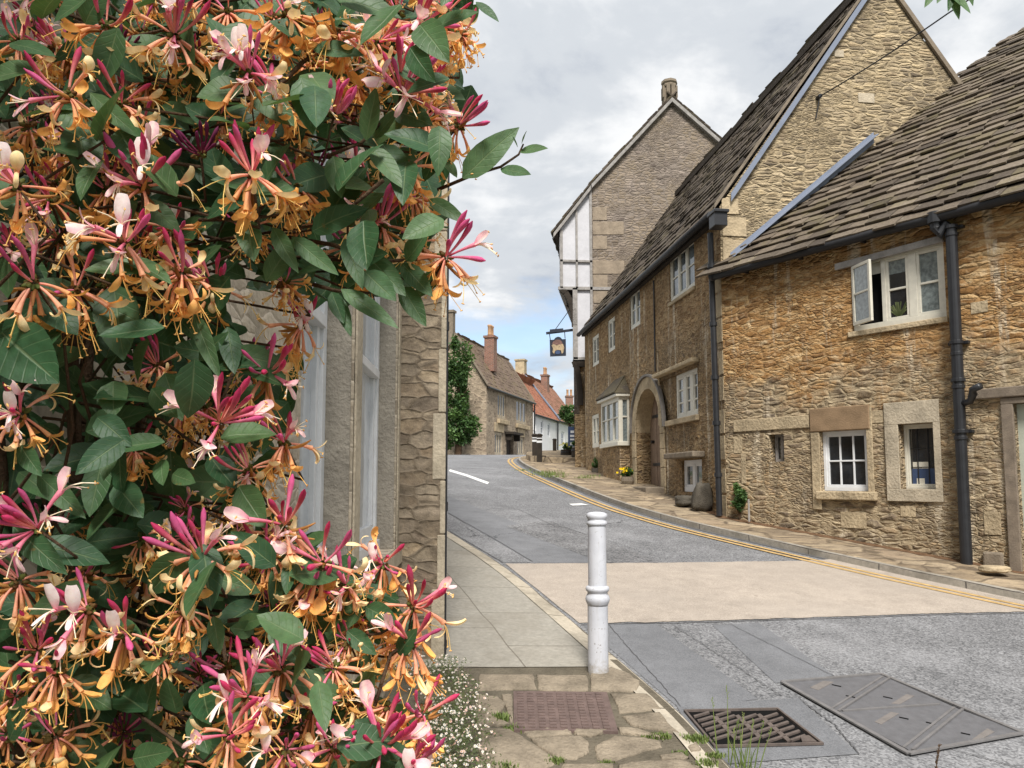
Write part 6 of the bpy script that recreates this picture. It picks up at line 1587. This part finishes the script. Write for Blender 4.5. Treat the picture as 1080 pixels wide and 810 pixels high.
# sprig hanging into the top edge of the view
lv = MB(); lv.uv = {}; d0 = 1.1
tw = thing('overhanging_twig', at(1000, -60, d0), 'green leafy twig hanging into view above the pale gable', 'twig')
for (b, t, w, tone) in (((998, -14), (1024, 14), 6, 1.0), ((1000, -14), (1014, 16), 5, .8), ((990, -20), (975, 8), 5, 1.0), ((1000, -22), (988, 4), 5, .9), ((1006, -20), (1002, 10), 5, .7), ((1010, -30), (1030, 2), 6, .9), ((985, -40), (960, -10), 7, .9), ((1012, -60), (1040, -30), 8, .8)):
    B_, T_ = at(*b, d0), at(*t, d0 - .01); leaf(B_, T_ - B_, V((r.uniform(-.3, .3), -1, .3)), (T_ - B_).length, w * d0 / FPX * 1.2, r, tone, .2, .2)
lv.build('foliage', M['leaf'], tw, smooth=True)
m = MB(); m.tube([at(1000, -16, d0), at(1004, -50, d0), at(1020, -140, d0 + .1), at(1060, -400, d0 + .3)], [.0012, .002, .003, .005], 6); m.build('stem', M['bark'], tw)

# ================================================================= DAISIES AND WEEDS
r = random.Random(8)
pc_ = gp(478, 790, 0)
da = thing('daisy_clump', (pc_.x, pc_.y, gz(pc_.x, pc_.y)), 'low mound of small white daisies growing at the foot of the wall beside the pavement', 'flower clump')
fol = MB(); flo = MB(); stm = MB()
PTS = []
for k in range(1500):
    u = r.gauss(478, 24); v = r.uniform(690, 850)
    lim = 505 + (v - 700) * .16 if v > 720 else 480 + (v - 690) * .9
    if u > lim + r.uniform(-8, 8) or u < 400: continue
    g0_ = gp(u, max(v, 705) + 12, 0); top_ = max(.0, 1 - ((u - 470) / 50) ** 2)
    base = V((g0_.x - r.uniform(0, .1), g0_.y + r.uniform(-.05, .15), 0)); base.z = gz(base.x, base.y)
    dd = (EYE - at(u, v, 3.9)).length; p = at(u, v, r.uniform(base.y - .15, base.y + .05)) if base.y > 1 else base
    if p.z < base.z + .01: p.z = base.z + r.uniform(.01, .04)
    if p.z > base.z + .34: continue
    PTS.append((base, p))
for base, p in PTS:
    stm.cc = (1, 1, 1, 1)
    if r.random() < .35: stm.tube([base + V((0, 0, -.01)), base.lerp(p, .6) + V((r.uniform(-.02, .02), 0, .01)), p], .0009, 4, cap=False)
    for j in range(4):
        q = p + V((r.gauss(0, .02), r.gauss(0, .02), -abs(r.gauss(0, .03)))); d = V((r.gauss(0, 1), r.gauss(0, 1), r.gauss(.5, .7))).normalized(); x = d.orthogonal().normalized() * .0028; L = r.uniform(.012, .026); fol.cc = (r.random(), 0, 0, 1)
        i = [fol.vert(q), fol.vert(q + d * L * .5 + x), fol.vert(q + d * L), fol.vert(q + d * L * .5 - x)]; fol.f.append(i); fol.m.append(0)
        if fol.uv is None: fol.uv = {}
        for kk, uvv in zip(i, ((0, 0), (1, .5), (0, 1), (-1, .5))): fol.uv[kk] = uvv
    if r.random() < .62:
        n = V((r.gauss(.1, .5), r.gauss(-.5, .4), 1)).normalized(); x = n.orthogonal().normalized(); y = n.cross(x); R0 = r.uniform(.005, .0085); c = lerp4(C('f6f2ee'), C('e3b9b4'), r.random() ** 3)
        for j in range(9):
            a = j * .698; f = x * math.cos(a) + y * math.sin(a); s = x * -math.sin(a) + y * math.cos(a); flo.cc = c
            flo.face([p + f * R0 * .2, p + f * R0 * .75 + s * R0 * .24 + n * R0 * .1, p + f * R0 + n * R0 * .12, p + f * R0 * .75 - s * R0 * .24 + n * R0 * .1])
        flo.cc = C('d9b23a'); flo.lathe(p + n * .0002, [(R0 * .28, 0), (R0 * .26, R0 * .12), (.0002, R0 * .16)], 6, axis=n)
fol.build('foliage', M['sageleaf'], da); b_ = flo.build('blossom', M['petal'], da); b_['kind'] = 'stuff'; stm.build('stem', M['grassleaf'], da)

def W_(x, y): return gp(700 + x / 2.842, 690 + y / 2.842, .0)
spots = [(fp(*q), s) for q, s in (((35, 305), 1.0), ((95, 352), .8), ((285, 505), .8), ((770, 388), .8), ((800, 392), .7), ((950, 405), .9), ((980, 400), .8), ((540, 512), .5), ((60, 535), .9), ((-20, 530), .8), ((890, 470), .6), ((1010, 520), .9), ((430, 180), .3), ((720, 384), .5), ((1050, 480), .7))]
tufts('moss', spots, '', h=.035, n=170, spread=.030, seed=12)
sp2 = [(W_(205, 300), 1.0), (W_(235, 320), 1.1), (W_(250, 330), 1.0), (W_(190, 290), .8), (W_(290, 325), .5)]
r = random.Random(19); gm_ = MB(); gm_.uv = {}
for (x, y, tipx, tipy) in ((195, 300, 190, 100), (200, 310, 225, 200), (215, 315, 210, 225), (228, 330, 240, 180), (235, 330, 228, 210), (240, 330, 262, 240), (245, 335, 215, 260), (250, 335, 270, 200), (285, 325, 325, 226), (270, 330, 300, 205), (160, 270, 145, 135), (230, 320, 200, 255), (252, 330, 285, 265), (238, 338, 250, 262), (222, 325, 186, 232), (262, 335, 262, 285), (248, 330, 232, 280)):
    b = gp(700 + x / 2.842, 690 + (y + 25) / 2.842, -.03); tp = at(700 + tipx / 2.842, 690 + tipy / 2.842, b.y - .02); gm_.cc = (r.random(), 0, 0, 1); px_ = V((.0032, 0, 0))
    q = b.lerp(tp, .55) + V((0, 0, .015)); i = [gm_.vert(b - px_), gm_.vert(b + px_), gm_.vert(q + px_ * .8), gm_.vert(q - px_ * .8), gm_.vert(tp)]
    for kk, uvv in zip(i, ((-1, 0), (1, 0), (1, .6), (-1, .6), (0, 1))): gm_.uv[kk] = uvv
    gm_.f += [[i[0], i[1], i[2], i[3]], [i[3], i[2], i[4]]]; gm_.m += [0, 0]
    if tipy < 230:
        for k in range(10):
            c = q.lerp(tp, .6 + .045 * k); d = V((r.uniform(-1, 1) * .006, 0, .008)); i = [gm_.vert(c), gm_.vert(c + d + V((.002, 0, 0))), gm_.vert(c + d * 1.6), gm_.vert(c + d - V((.002, 0, 0)))]
            for kk in i: gm_.uv[kk] = (.5, .5)
            gm_.f.append(i); gm_.m.append(0)
gt = gm_.build('grass_tuft', M['grassleaf']); tag(gt, 'thin green grass tuft with seed heads growing beside the drain grate', 'grass tuft')
# dry brown seed spike
b = gp(985, 826, -.02); tp = at(991, 786, b.y)
ds = thing('dock_spike', b, 'dry brown seed spike rising in front of the triangular road cover', 'weed')
m = MB(); m.tube([b, tp], [.003, .0015], 6); m.build('stem', M['bark'], ds)
m = MB()
for k in range(60):
    t_ = r.uniform(.35, 1); c = b.lerp(tp, t_); d = V((r.gauss(0, .5), r.gauss(0, .5), .8)).normalized() * .012; x = d.orthogonal().normalized() * .003
    m.prism([c, c + d * .5 + x, c + d, c + d * .5 - x], d.cross(x).normalized() * .0015)
m.cc = (1, 1, 1, 1); m.build('seed_head', M['bark'], ds)
# ================================================================= SKY, SUN, CAMERA
w = bpy.data.worlds.new('World'); scene.world = w; w.use_nodes = True
nt = w.node_tree; bg = nt.nodes['Background']; out = nt.nodes['World Output']
SUN_EL, SUN_AZ = R(52), R(178)          # azimuth clockwise from +Y: behind and to the left of the camera
sky = nt.nodes.new('ShaderNodeTexSky'); sky.sky_type = 'NISHITA'; sky.sun_disc = False; sky.sun_elevation = SUN_EL; sky.sun_rotation = SUN_AZ
tc_ = nt.nodes.new('ShaderNodeTexCoord')
def nd(t, **k):
    n = nt.nodes.new(t)
    for a, b in k.items(): setattr(n, a, b)
    return n
def lk(a, b): nt.links.new(a, b)
sep = nd('ShaderNodeSeparateXYZ'); lk(tc_.outputs['Generated'], sep.inputs[0])
mz = nd('ShaderNodeMath', operation='MAXIMUM'); lk(sep.outputs[2], mz.inputs[0]); mz.inputs[1].default_value = 0
az_ = nd('ShaderNodeMath', operation='ADD'); lk(mz.outputs[0], az_.inputs[0]); az_.inputs[1].default_value = .22
dv = nd('ShaderNodeVectorMath', operation='DIVIDE'); lk(tc_.outputs['Generated'], dv.inputs[0])
cmb = nd('ShaderNodeCombineXYZ'); [lk(az_.outputs[0], cmb.inputs[k]) for k in range(3)]; lk(cmb.outputs[0], dv.inputs[1])
def ns(scale, detail, rough, off):
    mp = nd('ShaderNodeMapping'); mp.inputs['Location'].default_value = off; lk(dv.outputs[0], mp.inputs[0])
    n = nd('ShaderNodeTexNoise'); n.inputs['Scale'].default_value = scale; n.inputs['Detail'].default_value = detail; n.inputs['Roughness'].default_value = rough; n.inputs['Distortion'].default_value = .25
    lk(mp.outputs[0], n.inputs['Vector']); return n.outputs[0]
n1 = ns(1.5, 9, .55, (3.1, 1.7, 0)); n2 = ns(3.6, 8, .58, (7.7, 2.2, 1))
ad = nd('ShaderNodeMath', operation='MULTIPLY_ADD'); lk(n2, ad.inputs[0]); ad.inputs[1].default_value = .45; lk(n1, ad.inputs[2])
cl = nd('ShaderNodeValToRGB'); cl.color_ramp.interpolation = 'EASE'; lk(ad.outputs[0], cl.inputs[0])
els = cl.color_ramp.elements; els[0].position = .54; els[0].color = (*CLOUD_DARK, 1); els[1].position = .82; els[1].color = (*CLOUD_LIGHT, 1)
e = els.new(.68); e.color = (*CLOUD_MID, 1)
# break in the cloud low over the far roofs, where blue shows
gap = ray(545, 358).normalized()
dt = nd('ShaderNodeVectorMath', operation='DISTANCE'); mm_ = nd('ShaderNodeVectorMath', operation='MULTIPLY'); lk(tc_.outputs['Generated'], mm_.inputs[0]); mm_.inputs[1].default_value = (1, 1, 2.2)
lk(mm_.outputs[0], dt.inputs[0]); dt.inputs[1].default_value = (gap.x, gap.y, gap.z * 2.2)
gm = nd('ShaderNodeMath', operation='MULTIPLY_ADD'); lk(n2, gm.inputs[0]); gm.inputs[1].default_value = .55; lk(dt.outputs['Value'], gm.inputs[2])
gr = nd('ShaderNodeValToRGB'); lk(gm.outputs[0], gr.inputs[0]); gr.color_ramp.elements[0].position = .28; gr.color_ramp.elements[0].color = (.8, .8, .8, 1); gr.color_ramp.elements[1].position = .46; gr.color_ramp.elements[1].color = (0, 0, 0, 1)
skm = nd('ShaderNodeMix', data_type='RGBA', blend_type='MULTIPLY'); skm.inputs[0].default_value = 1; lk(sky.outputs[0], skm.inputs[6]); skm.inputs[7].default_value = (1, 1, 1, 1)
mx = nd('ShaderNodeMix', data_type='RGBA'); lk(gr.outputs[0], mx.inputs[0]); lk(cl.outputs[0], mx.inputs[6]); lk(skm.outputs[2], mx.inputs[7])
zb = nd('ShaderNodeMapRange'); lk(sep.outputs[2], zb.inputs[0]); zb.inputs[1].default_value = .45; zb.inputs[2].default_value = .95; zb.inputs[3].default_value = 1.0; zb.inputs[4].default_value = 1.1
zm_ = nd('ShaderNodeVectorMath', operation='SCALE'); lk(mx.outputs[2], zm_.inputs[0]); lk(zb.outputs[0], zm_.inputs['Scale'])
lk(zm_.outputs[0], bg.inputs[0]); bg.inputs[1].default_value = SKY_STRENGTH

sd = bpy.data.lights.new('sun', 'SUN'); sd.energy = SUN_STRENGTH; sd.angle = R(16); sd.color = (1.0, .955, .895)
so = bpy.data.objects.new('sun', sd); COL.objects.link(so)
dirv = V((math.sin(SUN_AZ) * math.cos(SUN_EL), math.cos(SUN_AZ) * math.cos(SUN_EL), math.sin(SUN_EL)))
so.rotation_euler = (-dirv).to_track_quat('-Z', 'Y').to_euler(); so.location = (0, 0, 30)

cd = bpy.data.cameras.new('camera'); co = bpy.data.objects.new('camera', cd); COL.objects.link(co)
cd.sensor_fit = 'HORIZONTAL'; cd.sensor_width = 36; cd.lens = 36 * FPX / 1080; cd.shift_y = (PPY - 405) / 1080.0
cd.clip_start = .02; cd.clip_end = 6000
co.location = EYE; co.rotation_euler = (math.pi / 2 + PITCH, 0, 0); scene.camera = co
vs = scene.view_settings; vs.view_transform = 'Standard'; vs.look = 'None'; vs.exposure = EXPOSURE; vs.gamma = 1; vs.use_curve_mapping = False
scene.cycles.max_bounces = 6; scene.cycles.transparent_max_bounces = 8
